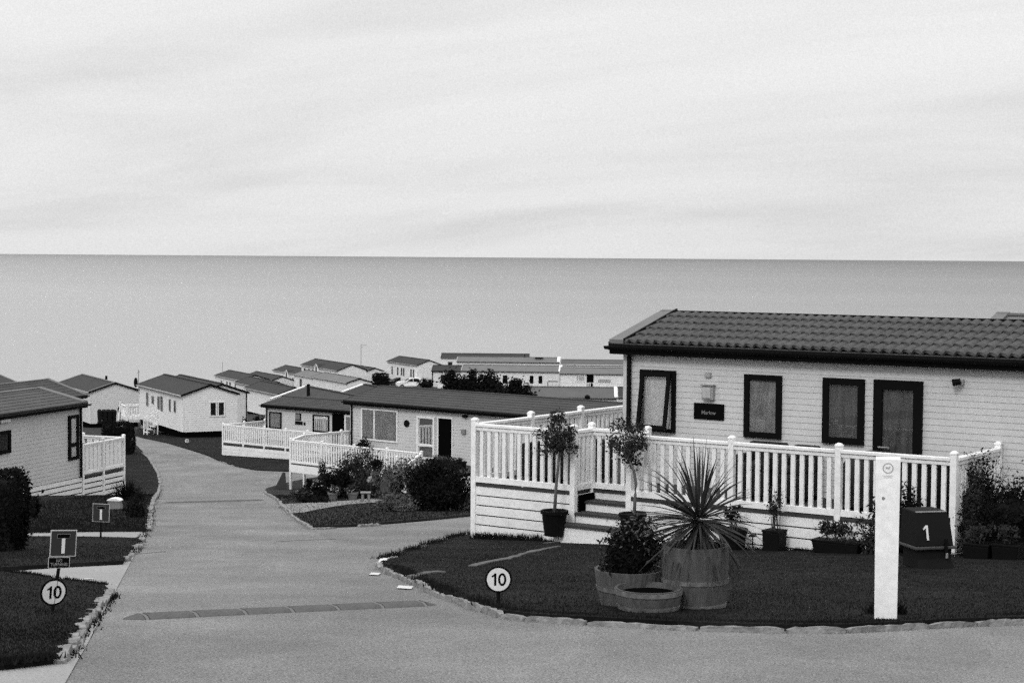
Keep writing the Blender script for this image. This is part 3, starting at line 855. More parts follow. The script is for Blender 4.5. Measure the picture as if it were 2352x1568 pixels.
a0, a1, b0, b1 = rect(NH, 2009, 2120, 873, 1100)
dr = near.window(a0, a1, 0.03, b1, 'front', M_FRAME, 0.13, curt=M_CURTD, depth=0.07, name='door', fb=0.14, ft=0.14)
mb = MB(); mb.box(a0 + .10, a0 + .26, -.085, -.068, .0 + .80, .80 + .03); mb.tube([(a0 + .1, -.07, .82), (a0 + .1, -.10, .82), (a0 + .24, -.10, .82)], .012, 6); mb.build('handle', M_METAL, dr)
mb = MB(); mb.box(a0 + .02, a1 - .02, -.13, -.001, -.005, .028); mb.build('threshold', M_BLACK, dr)
a0, a1, b0, b1 = rect(NH, 1616, 1646, 881, 921)
o = near.part('wall_lantern', M_LGREY, 'front', a0 + .01, a1 - .02, .012, .09, b0 + .02, b1 - .03, 0.015)
o2 = near.part('lantern_glass', mat('frosted_glass', 0.36, 0.3, 0.1, 5), 'front', a0 + .035, a1 - .045, .091, .115, b0 + .05, b1 - .06, 0.01)
near.part('lantern_cap', M_METAL, 'front', a0, a1 - .01, .012, .115, b1 - .03, b1 - .012, .004)
a0, a1, b0, b1 = rect(NH, 1595.5, 1664.5, 926, 963)
pl = near.part('name_plate', M_SIGNB, 'front', a0, a1, .012, .03, b0, b1, 0.003)
MT = Matrix.Translation((a0 + (a1 - a0) * .5, -0.031, b0 + (b1 - b0) * .42)) @ Matrix.Rotation(PI / 2, 4, 'X')
text('Marlow', 0.080, mat('grey_letter', 0.16, 0.6, 0.2, 20), pl, MT, bold=0.001)
a0, a1, b0, b1 = rect(NH, 1622, 1635, 855, 866)
near.part('wall_socket', M_LGREY, 'front', a0, a1, .012, .05, b0, b1, 0.01)
ux, uz = NH.hit(2205, 877)
mb = MB(); mb.box(ux + .0, ux + .07, -.05, -.005, uz - .04, uz + .04); mb.tube([(ux + .03, -.05, uz), (ux + .02, -.10, uz)], .018, 8)
lamp = mb.build('spot_lamp', M_LGREY, near.t)
mb = MB(); mb.tube([(ux + .05, -.11, uz + .015), (ux - .05, -.16, uz - .005)], [.042, .052], 14); mb.build('lamp_hood', M_BLACK, lamp)
# home peeking over the ridge on the right
Wb = 3.0
q = P(2284, 722, 38)
fb_ = Frame((0, 0, 0), YN)
ob = q - fb_.y * (Wb / 2) - Vector((0, 0, 2.3 + .5 + .03)) + fb_.x * 0.25
back = Home('caravan roof peeking over the big pantiled roof at the right edge', ob, YN, 11, Wb, 2.3, .5, M_CLAD2, M_TILE4, M_BLACK, M_BLACK, pitch=.12, skirt=1.3, verge=M_VERGE)

# deck
dk = thing('sun_deck', 'white deck with balustrade, plank skirting and steps in front of the caravan named Marlow', 'deck', ND.o, YN, 'white balustraded decks')
def uf(px, y=0.0, py=1050): return ND.hit(px, py, y)[0]
uL, uR = uf(1318), uf(1447)
uP = [0.0, uL, uR, uf(1681), uf(1927), uf(2192)]
NY = 0.50
SIDE = 4.6
ts = []
mb = MB()
for x0, x1, y0, y1 in ((-.03, uL, -.035, FACE - .02), (uL, uR, NY, FACE - .02), (uR, uP[5] + .03, -.035, FACE - .02), (-.03, u0 - .05, FACE - .02, SIDE)):
    mb.box(x0, x1, y0, y1, -.045, 0.0)
mb.build('deck_floor', M_DECK, dk)
gz = lambda x, y: -g(*(ND.w(x, y).xy)) - ND.o.z
for x, y in ((0, 0), (uL, 0), (uR, 0), (uP[3], 0), (uP[4], 0), (uP[5], 0)): post(dk, x, y, 0.965, gz(x, y) - .05)
for x, y in ((uL, NY), (uR, NY)): post(dk, x, y, 0.965, gz(x, y))
for y in (1.55, 3.05, SIDE): post(dk, 0, y, 0.965, gz(0, y))
post(dk, uP[5], FACE - .08, 0.965, gz(uP[5], FACE) - .05)
run(dk, (0, 0), (uL, 0), zb=.015, ht=.935); run(dk, (uL, 0), (uL, NY), zb=.015, ht=.935); run(dk, (uL, NY), (uR, NY), zb=.015, ht=.935); run(dk, (uR, 0), (uR, NY), zb=.015, ht=.935)
for i in (2, 3, 4): run(dk, (uP[i], 0), (uP[i + 1], 0), zb=.015, ht=.935)
run(dk, (uP[5], 0), (uP[5], FACE - .08), zb=.015, ht=.935)
for a, b in ((0, 1.55), (1.55, 3.05), (3.05, SIDE)): run(dk, (0, a), (0, b), single=False, zb=.015, ht=.935)
run(dk, (0, SIDE), (u0, SIDE), single=False, zb=.015, ht=.935)
zt = -.05
skirt_boards(dk, (0.03, -.01), (uL - .04, -.01), zt, gz(.9, 0) - .05)
skirt_boards(dk, (uR + .04, -.01), (uP[5] - .04, -.01), zt, gz(5, 0) - .1)
skirt_boards(dk, (-.01, SIDE), (-.01, .04), zt, gz(0, 4) - .1)
skirt_boards(dk, (uP[5], .04), (uP[5], FACE), zt, gz(uP[5], 1) - .1)
skirt_boards(dk, (uL + .02, .04), (uL + .02, NY), zt, gz(uL, 0) - .05, nrm=1); skirt_boards(dk, (uR - .02, .04), (uR - .02, NY), zt, gz(uR, 0) - .05)
# steps in the notch
ny = NY
for k in range(3):
    zt_ = -.152 * (k + 1)
    y1_, y0_ = NY + .02 - .26 * k, NY - .26 * (k + 1)
    xa, xb = (uL + .05, uR - .05) if y0_ > -.05 else (uL - .06, uR + .06)
    if k == 2: xa -= .12
    mb = MB(); mb.box(xa - .0, xb + .0, y0_ - .03, y1_, zt_ - .035, zt_); mb.build('step', M_DECK, dk)
    mb = MB(); mb.box(xa + .01, xb - .01, y0_, y0_ + .02, zt_ - .21 if k < 2 else gz(2.3, y0_) - .05, zt_ - .036); mb.build('riser', M_BOARD, dk)
    mb = MB()
    for xx in (xa + .012, xb - .03): mb.box(xx, xx + .018, y0_ + .02, y1_, gz(2.3, y0_) - .05, zt_ - .036)
    mb.build('step_side', M_BOARD, dk)
mb = MB(); mb.box(uL + .05, uR - .05, NY + .022, NY + .04, -.152, -.046); mb.build('riser', M_BOARD, dk)

# things on the near deck
def rattan_seat(label, x0, x1, y0, y1, hb, hs, name='garden_sofa', cat='garden sofa', m=M_RATTAN):
    t = thing(name, label, cat, ND.w((x0 + x1) / 2, (y0 + y1) / 2, 0), YN, 'dark furniture on the near deck')
    w, d = (x1 - x0) / 2, (y1 - y0) / 2
    MB().box(-w, w, -d, d, .05, hs).build('seat', m, t, bevel=.03)
    MB().box(-w, w, d - .14, d, hs + .002, hb).build('backrest', m, t, bevel=.03)
    for sx in (-1, 1):
        MB().box(sx * w - (.1 if sx > 0 else 0), sx * w + (.1 if sx < 0 else 0), -d, d - .143, hs + .002, hs + .22).build('armrest', m, t, bevel=.02)
        for sy in (-1, 1): MB().box(sx * (w - .06) - .03, sx * (w - .06) + .03, sy * (d - .06) - .03, sy * (d - .06) + .03, 0, .049).build('leg', m, t)
    MB().box(-w + .11, w - .11, -d + .02, d - .15, hs + .003, hs + .11).build('cushion', mat('dark_cushion', .012, .9, .2, 6), t, bevel=.03)
    return t
rattan_seat('black garden sofa behind the left front balusters of the near deck', .36, 1.62, .75, 1.5, .66, .36)
def uy(px, y): return ND.hit(px, 1080, y)[0]
rattan_seat('dark high backed garden chair behind the balusters under the second window', uy(1704, 1.2), uy(1788, 1.2), .85, 1.55, .80, .42)
rattan_seat('dark high backed garden chair behind the balusters left of the tall leafy planter', uy(1806, 1.2), uy(1862, 1.2), .85, 1.55, .79, .42)
def covered_bbq(label, x0, x1, y0, y1, h):
    t = thing('covered_barbecue', label, 'barbecue', ND.w((x0 + x1) / 2, (y0 + y1) / 2), YN, 'dark furniture on the near deck')
    w, d = (x1 - x0) / 2, (y1 - y0) / 2; mb = MB()
    n = 28; rows = [(1.06, .06), (1.0, .3), (.97, .62), (.95, h - .22), (.72, h - .06), (.3, h), (.01, h)]
    for s_, z in rows:
        for k in range(n):
            a = 2 * PI * k / n; c, s2 = math.cos(a), math.sin(a)
            e = .35; px_, py_ = abs(c) ** e * (1 if c > 0 else -1), abs(s2) ** e * (1 if s2 > 0 else -1)
            r = s_ * (1 + .03 * math.sin(k * 2.2 + z * 3)); mb.v.append((px_ * w * r, py_ * d * r, z))
    for i in range(len(rows) - 1):
        for k in range(n): mb.f.append((i * n + k, i * n + (k + 1) % n, (i + 1) * n + (k + 1) % n, (i + 1) * n + k))
    mb.build('cover', M_RATTAN, t, smooth=True)
    for sx in (-1, 1):
        c = MB(); c.tube([(sx * w * .8, 0, .05), (sx * w * .8 + .05, 0, .05)], .05, 12); c.build('wheel', M_BLACK, t)
    return t
covered_bbq('tall black covered barbecue behind the balusters beside the dark glazed door', uy(1950, 1.15), uy(2085, 1.15), .7, 1.45, .82)
t = thing('storage_box', 'low black storage box behind the last balusters of the near deck', 'storage box', ND.w((uy(2095, 1.1) + uy(2175, 1.1)) / 2, 1.15), YN, 'dark furniture on the near deck')
w = (uy(2175, 1.1) - uy(2095, 1.1)) / 2
MB().box(-w, w, -.3, .3, 0, .66).build('box', M_BIN, t, bevel=.02); MB().box(-w - .02, w + .02, -.32, .32, .661, .73).build('lid', M_BIN, t, bevel=.02)

def pot_mesh(r0, r1, h, rim=.02):
    mb = MB(); mb.lathe([(.001, 0), (r0, 0), (r1, h - .05), (r1 + rim, h - .05), (r1 + rim, h), (r1 - .015, h), (r1 - .03, h - .05), (.001, h - .06)], 24); return mb
def potted_tree(label, base, pr, ph, trunk, crown_c, crx, crz, n, seed, lean):
    rng = np.random.default_rng(seed)
    t = thing('potted_tree', label, 'potted tree', base, 0, 'standard trees in black pots by the deck steps')
    pot_mesh(pr * .78, pr, ph).build('pot', M_BLACK, t, smooth=False)
    mb = MB(); mb.tube(trunk, [.026, .024, .02, .018, .014][:len(trunk)], 8); tr = mb.build('trunk', M_BARK, t, smooth=True)
    cs = blob_centers(rng, 24, crx * .9, crx * .9, crz * .9, crown_c, .35)
    cs += rng.normal(0, .065, cs.shape) + np.outer((cs[:, 2] - crown_c[2]) / crz, np.array(lean))
    st = MB(); top = Vector(trunk[-1])
    for c in cs[:16]: st.tube([top, top.lerp(Vector(c), .5) + Vector((0, 0, .03)), Vector(c)], [.010, .006, .003], 5)
    st.build('branch', M_BARK, tr)
    mb = MB(); leaf_mesh(mb, rng, cs, n, (.050, .050, .055), .030); raw_build(mb, 'crown', M_LEAF, t)
    return t
b1 = P(1273, 1229, 27.25)
potted_tree('small standard tree with rounded loose crown in black pot left of the deck steps', b1, .19, .38, [(0, 0, .3), (.02, 0, .7), (.05, 0, 1.05), (.075, .0, 1.28)], (.06, 0, 1.47), .25, .35, 1900, 3, (.05, 0, 0))
b2 = P(1453, 1236, 26.45)
potted_tree('standard tree with curved trunk and ragged crown in black pot right of deck steps', b2, .185, .37, [(.02, 0, .3), (.03, 0, .62), (.045, 0, .8), (.01, 0, .98), (-.05, 0, 1.12)], (-.09, 0, 1.40), .27, .38, 1600, 4, (-.12, 0, 0))

# barrels
def barrel(parent, r0, rm, r1, h, hoops, name='barrel', rim=.028, soil=True):
    prof = [(.001, 0), (r0, 0)] + [(r0 + (r1 - r0) * a + (rm) * 4 * a * (1 - a), h * a) for a in (.2, .4, .6, .8)] + [(r1, h), (r1 - rim, h), (r1 - rim - .01, h - .05), (.001, h - .055)]
    mb = MB(); n = 54
    mb.lathe(prof, n)
    for i in range(len(prof)):
        for k in range(n):
            if k % 3 == 0 and 0 < i < 7:
                x, y, z = mb.v[i * n + k]; s = 1 - .007 / max(.05, math.hypot(x, y)); mb.v[i * n + k] = (x * s, y * s, z)
    b = mb.build(name, M_WOOD, parent)
    for hz in hoops:
        a = hz / h; r = r0 + (r1 - r0) * a + rm * 4 * a * (1 - a)
        a2 = min(1, (hz + .035) / h); r2 = r0 + (r1 - r0) * a2 + rm * 4 * a2 * (1 - a2)
        hm = MB(); hm.lathe([(r - .005, hz), (r + .005, hz), (r2 + .005, hz + .035), (r2 - .005, hz + .035)], 40); hm.build('hoop', M_HOOP, b)
    return b
cb_ = G(1596, 1399, .05) + Vector((0.02, .25, -.03))
t = thing('potted_cordyline', 'spiky palm like plant with arching blade leaves in tall wooden barrel', 'potted plant', cb_)
barrel(t, .255, .012, .275, .52, (.02, .22))
mb = MB(); mb.tube([(0.02, 0, .45), (.01, 0, .60), (.02, 0, .73)], [.045, .05, .05], 10)
rng = np.random.default_rng(9)
trk = mb.build('trunk', M_BARKD, t)
def blade_leaf(mb, o, az, el, ln, wd, droop, tw):
    n = 7; d = Vector((math.cos(az) * math.cos(el), math.sin(az) * math.cos(el), math.sin(el))); p = Vector(o); step = ln / n
    side = Vector((-math.sin(az), math.cos(az), 0)); base = len(mb.v)
    for i in range(n + 1):
        t_ = i / n; ww = wd * (0.45 + 1.6 * t_ * (1 - t_) + .15 * (1 - t_)) * (1 - t_ ** 4) + .001
        upv = d.cross(side).normalized()
        s2 = side * math.cos(tw) + upv * math.sin(tw)
        mb.v += [tuple(p - s2 * ww), tuple(p - upv * (-.3 * ww) * 0 - upv.cross(s2) * 0 + upv * (-.35 * ww)), tuple(p + s2 * ww)]
        p = p + d * step
        d = (d + Vector((0, 0, -droop * (t_ + .15) * step * 3.2))).normalized()
    for i in range(n):
        a = base + i * 3
        mb.f += [(a, a + 1, a + 4, a + 3), (a + 1, a + 2, a + 5, a + 4)]
mb1, mb2 = MB(), MB()
for i in range(215):
    az = rng.uniform(0, 2 * PI); u = rng.uniform(0, 1)
    el = R(88) - R(172) * u ** 0.8 + rng.normal(0, .08)
    ln = rng.uniform(.42, .62) * (1.12 if el > .6 else 1.0) * (1.1 if el < -.5 else 1)
    blade_leaf(mb1 if rng.uniform() < .7 else mb2, (.03 + .03 * math.cos(az),   .03 * math.sin(az), .72 + .07 * math.sin(el)), az, el, ln, rng.uniform(.008, .013), rng.uniform(.15, .95), rng.normal(0, .5))
mb1.build('leaves', mat('sword_leaf', .027, .6, .4, 3, spec=.15, streak=(6, 6, 1)), t); mb2.build('dead_leaves', mat('dry_sword_leaf', .036, .7, .3, 3, streak=(6, 6, 1)), t)
lb = G(1441, 1394, .05) + Vector((0.03, .24, -.03))
t = thing('planted_barrel', 'low flared wooden barrel holding a dense dark bush beside the spiky palm', 'planter', lb)
barrel(t, .235, .006, .295, .31, (.14,))
rng = np.random.default_rng(10)
cs = blob_centers(rng, 46, .22, .22, .19, (0, 0, .43), .5, .29)
cs2 = blob_centers(rng, 18, .15, .13, .12, (.03, 0, .58), .3)
mb = MB(); leaf_mesh(mb, rng, np.vstack([cs, cs2]), 4200, (.045, .045, .04), .022)
mb.lathe([(.01, .27), (.18, .3), (.19, .40), (.13, .52), (.04, .58)], 10)
raw_build(mb, 'foliage', M_LEAFD, t)
mb = MB(); leaf_mesh(mb, rng, cs2, 600, (.07, .06, .06), .024); raw_build(mb, 'leaves', M_LEAFL, t)
fb2 = G(1488, 1407, .05) + Vector((0.02, .22, -.02))
t = thing('barrel_planter', 'small shallow wooden tub in front of the two bigger barrels', 'planter', fb2)
barrel(t, .235, .008, .272, .185, (.02, .14), name='tub', rim=.02)
mb = MB(); mb.lathe([(.001, .14), (.245, .14)], 24); mb.build('soil', M_DARK, t)

# bollard with paw-free round emblem
bp_ = G(2034, 1420, .05)
t = thing('bollard', 'tall square white post at the lawn edge with a small round emblem', 'bollard', bp_ - Vector((0, 0, .05)), R(-11.5))
mb = MB(); hb = 1.305; w0, w1 = .086, .094
mb.add([(-w0, -.07, 0), (w0, -.07, 0), (w0, .07, 0), (-w0, .07, 0), (-w1, -.075, hb), (w1, -.075, hb), (w1, .075, hb), (-w1, .075, hb)], [(0, 3, 2, 1), (4, 5, 6, 7), (0, 1, 5, 4), (1, 2, 6, 5), (2, 3, 7, 6), (3, 0, 4, 7)])
bo = mb.build('post', M_PVC, t, bevel=.006)
M_GREYM = mat('grey_print', .34, .7, .25, 60)
mb = MB(); zc, rr = hb - .073, .037
for k in range(40):
    a, b = 2 * PI * k / 40, 2 * PI * (k + 1) / 40
    mb.add([(r_ * math.cos(t_), -.0772, zc + r_ * math.sin(t_)) for t_, r_ in ((a, rr - .004), (a, rr + .004), (b, rr + .004), (b, rr - .004))], [(0, 1, 2, 3)])
mb.build('emblem_ring', M_GREYM, bo)
dog = [(-.022, -.014), (-.017, -.014), (-.014, -.002), (.006, -.003), (.008, -.016), (.013, -.016), (.013, .002), (.020, .008), (.022, .014), (.014, .019), (.010, .012), (-.012, .009), (-.020, .016), (-.023, .014), (-.018, .004)]
mb = MB(); mb.add([(x * .8, -.0772, zc + z * .8) for x, z in dog], [tuple(range(len(dog)))]); mb.build('emblem_figure', M_GREYM, bo)
mb = MB(); rnd = random.Random(3)
for row in range(2):
    x = -.040 + .008 * row
    while x < .038 - .008 * row:
        l = rnd.uniform(.003, .007); z = zc - .062 - .013 * row + rnd.uniform(-.001, .001)
        mb.add([(x, -.0772, z), (x + l, -.0772, z), (x + l, -.0772, z + .006), (x, -.0772, z + .006)], [(0, 1, 2, 3)]); x += l + .003
mb.build('print', mat('faint_print', .40, .7, .2, 60), bo)
mb = MB(); pts = [(.014 * rnd.uniform(.6, 1.2) * math.cos(a), .014 * rnd.uniform(.6, 1.2) * math.sin(a)) for a in np.linspace(0, 2 * PI, 11)[:-1]]
mb.add([(-.032 + x, -.0767, hb - .305 + z) for x, z in pts], [tuple(range(10))]); mb.build('scuff', mat('scuff', .2, .9, .4, 60), bo)
edge_tufts('grass', [(2005, 1424), (2065, 1424)], 700, .03, .05, .11, 33, 0.05)

# grit bin numbered 1
gb = G(2138, 1304, .055) + Vector((0, .2, -.06))
t = thing('grit_bin', 'dark lidded roadside bin painted with a white number 1 behind the white post', 'grit bin', gb + Vector((0, 0, .04)), R(14))
def loft(mb, rows):
    o = len(mb.v)
    for x0, x1, y0, y1, z in rows: mb.v += [(x0, y0, z), (x1, y0, z), (x1, y1, z), (x0, y1, z)]
    for i in range(len(rows) - 1):
        for k in range(4): mb.f.append((o + i * 4 + k, o + i * 4 + (k + 1) % 4, o + (i + 1) * 4 + (k + 1) % 4, o + (i + 1) * 4 + k))
    mb.f += [(o, o + 3, o + 2, o + 1), tuple(o + (len(rows) - 1) * 4 + k for k in range(4))]
    return mb
loft(MB(), [(-.25, .31, -.22, .22, 0), (-.25, .25, -.19, .19, .12), (-.26, .26, -.19, .19, .235)]).build('body', M_BIN, t, bevel=.015)
loft(MB(), [(-.31, .30, -.235, .235, .237), (-.31, .30, -.235, .235, .272)]).build('rim', mat('worn_bin_edge', .045, .7, .3, 8), t, bevel=.01)
lid = loft(MB(), [(-.295, .265, -.215, .215, .274), (-.28, .235, -.17, .2, .55), (-.275, .19, -.15, .2, .655), (-.265, .18, -.10, .19, .672)]).build('lid', M_BIN, t, bevel=.015)
edge = MB(); edge.beam((-.272, -.148, .664), (.185, -.148, .664), .012, .012); edge.build('lid_edge', M_LGREY, t)
mb = MB(); mb.box(.11, .15, -.262, -.236, .16, .36); hs = mb.build('hasp', M_BLACK, t); mb = MB(); mb.box(.115, .15, -.275, -.263, .14, .20); mb.build('padlock', M_METAL, t, bevel=.004)
mb = MB(); mb.box(.25, .31, -.05, .05, .50, .57); mb.build('hinge', M_BLACK, t)
tilt = math.atan2(.045, .276)
MT = Matrix.Translation((-.135, -.199, .43)) @ Matrix.Rotation(PI / 2 - tilt, 4, 'X')
mb = MB(); mb.prism([(.0, -.085), (.032, -.085), (.022, .085), (-.008, .085), (-.05, .045), (-.042, .03), (-.006, .052)], lambda x, y: MT @ Vector((x, y, 0)), lambda x, y: MT @ Vector((x, y, .004)))
mb.build('numeral', mat('white_paint_number', .6, .7, .15, 30), t)
for ch in t.children:
    ch.data.transform(Matrix.Diagonal((.84, 1, 1, 1)))

# plants along the foot of the near deck
def pot_plant(name, label, base, kind, w, d, h, m, seed, pl_h, n, lm=M_LEAF, wisp=False, yaw=YN, cat='potted plant', stemc=10, lsz=.03, group='pots along the foot of the deck'):
    t = thing(name, label, cat, base, yaw, group)
    if kind == 'round': pot_mesh(w * .4, w * .5, h, .012).build('pot', m, t)
    else:
        mb = MB(); loft(mb, [(-w * .46, w * .46, -d * .46, d * .46, 0), (-w * .5, w * .5, -d * .5, d * .5, h)]); mb.build('pot', m, t, bevel=.01)
        mb = MB(); mb.box(-w * .52, w * .52, -d * .52, d * .52, h + .001, h + .03); mb.build('pot_rim', m, t, bevel=.006)
    rng = np.random.default_rng(seed); st = MB(); tips = []
    for i in range(stemc):
        a = rng.uniform(0, 2 * PI); r = rng.uniform(.05, .5) * w; e = Vector((r * math.cos(a), r * math.sin(a) * .6, h + pl_h * rng.uniform(.5, 1)))
        b0 = Vector((.25 * w * rng.normal() * .5, .1 * d * rng.normal(), h - .02)); m_ = b0.lerp(e, .55) + Vector((0, 0, .05))
        st.tube([b0, m_, e], [.006, .005, .002], 5)
        for k in range(5 if wisp else 3): tips.append(tuple((m_.lerp(e, k / 4))))
    st.build('stem', M_BARKD, t)
    mb = MB(); leaf_mesh(mb, rng, np.array(tips), n, (.035, .035, .04), lsz); raw_build(mb, 'foliage', lm, t)
    return t
def base_at(px, y, dz=0.0):
    u = ND.hit(px, 1230, y)[0]; q = ND.w(u, y); return Vector((q.x, q.y, -g(q.x, q.y) + .05 + dz))
pot_plant('plant_pot', 'wide dark pot with thin twigs half hidden behind the spiky palm', base_at(1683, -.35), 'round', .40, .4, .30, M_BLACK, 21, .30, 260, M_LEAFD, True)
pot_plant('plant_pot', 'square black pot with a tall wispy plant reaching the deck rail', base_at(1779, -.30), 'square', .26, .26, .27, M_BLACK, 22, .62, 420, M_LEAF, True, stemc=14, lsz=.022)
pot_plant('trough_planter', 'long dark trough with one bushy leafy plant left of the white post', base_at(1926, -.32), 'square', .68, .26, .15, M_BLACK, 23, .30, 520, M_LEAF, False, stemc=9, lsz=.035, cat='planter')
t = thing('solar_light', 'small dark mushroom shaped garden light on a stake between two black pots', 'garden light', base_at(1729, -.45))
MB().tube([(0, 0, -.02), (0, 0, .20)], .008, 6).build('stake', M_BLACK, t); MB().lathe([(.001, .2), (.06, .2), (.05, .225), (.001, .24)], 14).build('lamp_head', M_BLACK, t)
shrub('trailing_shrub', 'ragged drooping shrub against the skirting just left of the white post', base_at(1992, -.25), .28, .2, .62, 900, .03, M_LEAF, 24, ragged=.2, core=False, clumps=18)
shrub('leafy_shrub', 'dark leafy shrub between the white post and the numbered bin', base_at(2072, -.30), .36, .25, .80, 1900, .03, M_LEAFD, 25, ragged=.15, core=True, clumps=26)
blades('grass', lambda r: (lambda q: (q.x, q.y, -g(q.x, q.y) + .04))(ND.w(r.uniform(-.05, 8.2), -abs(r.gauss(.03, .05)))), 5000, .03, .08, .014, M_BLADE, 41, .7)
blades('grass', lambda r: (lambda q: (q.x, q.y, -g(q.x, q.y) + .04))(ND.w(r.choice([.12, .3, .38, .55, .75, .95, 1.2]) + r.gauss(0, .07), -abs(r.gauss(.05, .05)))), 1200, .06, .15, .016, M_BLADE, 42, .7)
# climbing shrub and bushes at the right end of the deck
def rb(px, py, D): 
    q = P(px, py, D); return Vector((q.x, q.y, -g(q.x, q.y) + .03))
shrub('climbing_shrub', 'tall twiggy climbing shrub growing over the right end rail of the near deck', rb(2246, 1200, 24.6), .46, .42, 1.08, 8600, .028, M_LEAFD, 51, ragged=.18, core=False, clumps=80)
shrub('climbing_shrub', 'dense dark shrub hugging the last post of the near deck', rb(2222, 1200, 24.35), .26, .3, 1.12, 4200, .028, M_LEAF, 151, ragged=.15, core=True, clumps=40)
shrub('dark_bush', 'broad dark bush filling the right edge beside the deck', rb(2330, 1200, 23.6), .62, .5, 1.0, 6500, .03, M_LEAFD, 52, ragged=.16, clumps=50, flowers=10, fmat=M_LEAFL, fsize=.03)
shrub('low_bush', 'low leafy bush at the foot of the climbing shrub', rb(2262, 1240, 23.8), .38, .3, .55, 2600, .03, M_LEAF, 53, ragged=.2, clumps=30)
for lx, D, lab, sd in ((2250, 23.2, 'dark square planter on the lawn below the climbing shrub', 61), (2316, 23.0, 'dark square planter at the right edge below the broad bush', 62)):
    pot_plant('square_planter', lab, rb(lx, 1250, D), 'square', .34, .3, .20, M_BLACK, sd, .25, 420, M_LEAF, stemc=10, cat='planter')
tw = thing('bare_twigs', 'few bare upright twigs sticking up above the climbing shrub', 'twigs', rb(2310, 1100, 24.4)); rng = np.random.default_rng(4); mb = MB()
for i in range(16): mb.tube([(rng.normal() * .1, rng.normal() * .1, 0), (rng.normal() * .15, rng.normal() * .1, .8), (rng.normal() * .28, rng.normal() * .15, rng.uniform(.9, 1.3))], [.008, .006, .002], 5)
mb.build('twig', M_BARKD, tw); mb = MB(); leaf_mesh(mb, rng, blob_centers(rng, 14, .3, .25, .3, (0, 0, .85), .2), 260, (.06, .06, .08), .022); raw_build(mb, 'foliage', M_LEAF, tw)

# ================================================================== road furniture
def speed_ramp(label, pa, pb, nmod, w, h, joint=True):
    a, b = G(*pa), G(*pb); d = b - a; L_ = d.length; yaw = math.atan2(d.y, d.x); pitch = math.asin(d.z / L_)
    t = thing('speed_ramp', label, 'speed ramp', a + Vector((0, 0, .004)), yaw); t.rotation_euler = (0, -pitch, yaw)
    cap = L_ * .055; m = (L_ - 2 * cap) / nmod
    prof = [(-w / 2, 0), (-w / 2 + .02, h * .45), (-w * .2, h), (w * .2, h), (w / 2 - .02, h * .45), (w / 2, 0)]
    mod = MB(); mod.prism(prof, lambda y, z: (.022, y, z), lambda y, z: (m - .022, y, z)); M0 = mod.build('ramp_module', M_RAMP, t, (cap, 0, 0))
    for i in range(1, nmod): inst(M0, 'ramp_module', t, (cap + m * i, 0, 0))
    jt = MB(); jt.prism([(y * .97, z * .93) for y, z in prof], lambda y, z: (-.014, y, z), lambda y, z: (.014, y, z)); J0 = jt.build('ramp_joint', M_RAMPJ if joint else M_RAMP, t, (cap, 0, 0))
    for i in range(1, nmod + 1): inst(J0, 'ramp_joint', t, (cap + m * i, 0, 0))
    for s_, x in ((0, 0), (1, L_)):
        e = MB(); xe = cap - .024 if s_ == 0 else L_ - cap + .024
        e.add([(x, -w * .12, 0), (x, w * .12, 0)] + [(xe, y, z) for y, z in prof], [(0, 2, 3), (0, 3, 4), (0, 4, 5, 1), (1, 5, 6), (1, 6, 7), (0, 1, 7, 2), (2, 7, 6, 5, 4, 3)])
        e.build('end_cap', M_RAMP, t)
    return t
speed_ramp('segmented rubber speed ramp across the road in the foreground', (284, 1422), (1000, 1388), 6, .25, .034)
speed_ramp('thin worn speed ramp across the road halfway down by the garden corner', (378, 1155), (606, 1149), 5, .26, .03, False)

def disc_sign(parent, c, r, yaw, num, size, tilt=0.0, back=True):
    M4 = Matrix.Translation(c) @ Matrix.Rotation(yaw, 4, 'Z') @ Matrix.Rotation(tilt, 4, 'Y')
    n = 40; mb = MB()
    mb.prism([(r * math.cos(2 * PI * k / n), r * math.sin(2 * PI * k / n)) for k in range(n)], lambda x, z: M4 @ Vector((x, 0, z)), lambda x, z: M4 @ Vector((x, .008, z)))
    s = mb.build('sign_rim', M_SIGNR, parent)
    mb = MB(); rf = r * .865
    mb.add([M4 @ Vector((rf * math.cos(2 * PI * k / n), -.002, rf * math.sin(2 * PI * k / n))) for k in range(n)], [tuple(range(n))]); mb.build('sign_face', M_SIGNW, parent)
    k = r / .110; T3 = lambda x, z: M4 @ Vector((x * k, -.004, z * k))
    mb = MB(); mb.add([T3(x, z) for x, z in ((-.036, -.050), (-.018, -.050), (-.018, .052), (-.031, .052), (-.040, .040), (-.056, .031), (-.056, .017), (-.036, .026))], [tuple(range(8))]); mb.build('numeral', M_SIGNR, parent)
    mb = MB(); n = 28
    for i in range(n):
        a = 2 * PI * i / n; mb.v += [tuple(T3(.030 + .034 * math.cos(a), .001 + .053 * math.sin(a))), tuple(T3(.030 + .0165 * math.cos(a), .001 + .035 * math.sin(a)))]
    mb.f = [(2 * i, 2 * ((i + 1) % n), 2 * ((i + 1) % n) + 1, 2 * i + 1) for i in range(n)]
    mb.build('numeral', M_SIGNR, parent)
    return s
c = G(1150, 1392, .05); D = c.y
t = thing('speed_sign', 'round white speed limit 10 sign low on the near lawn', 'road sign', c, 0, 'speed limit signs')
cc = P(1145, 1330, D) - c
MB().tube([(cc.x, .02, -.1), (cc.x, .02, cc.z + .03)], .016, 8).build('post', M_BLACK, t)
disc_sign(t, cc, .110, R(2), '10', .165)
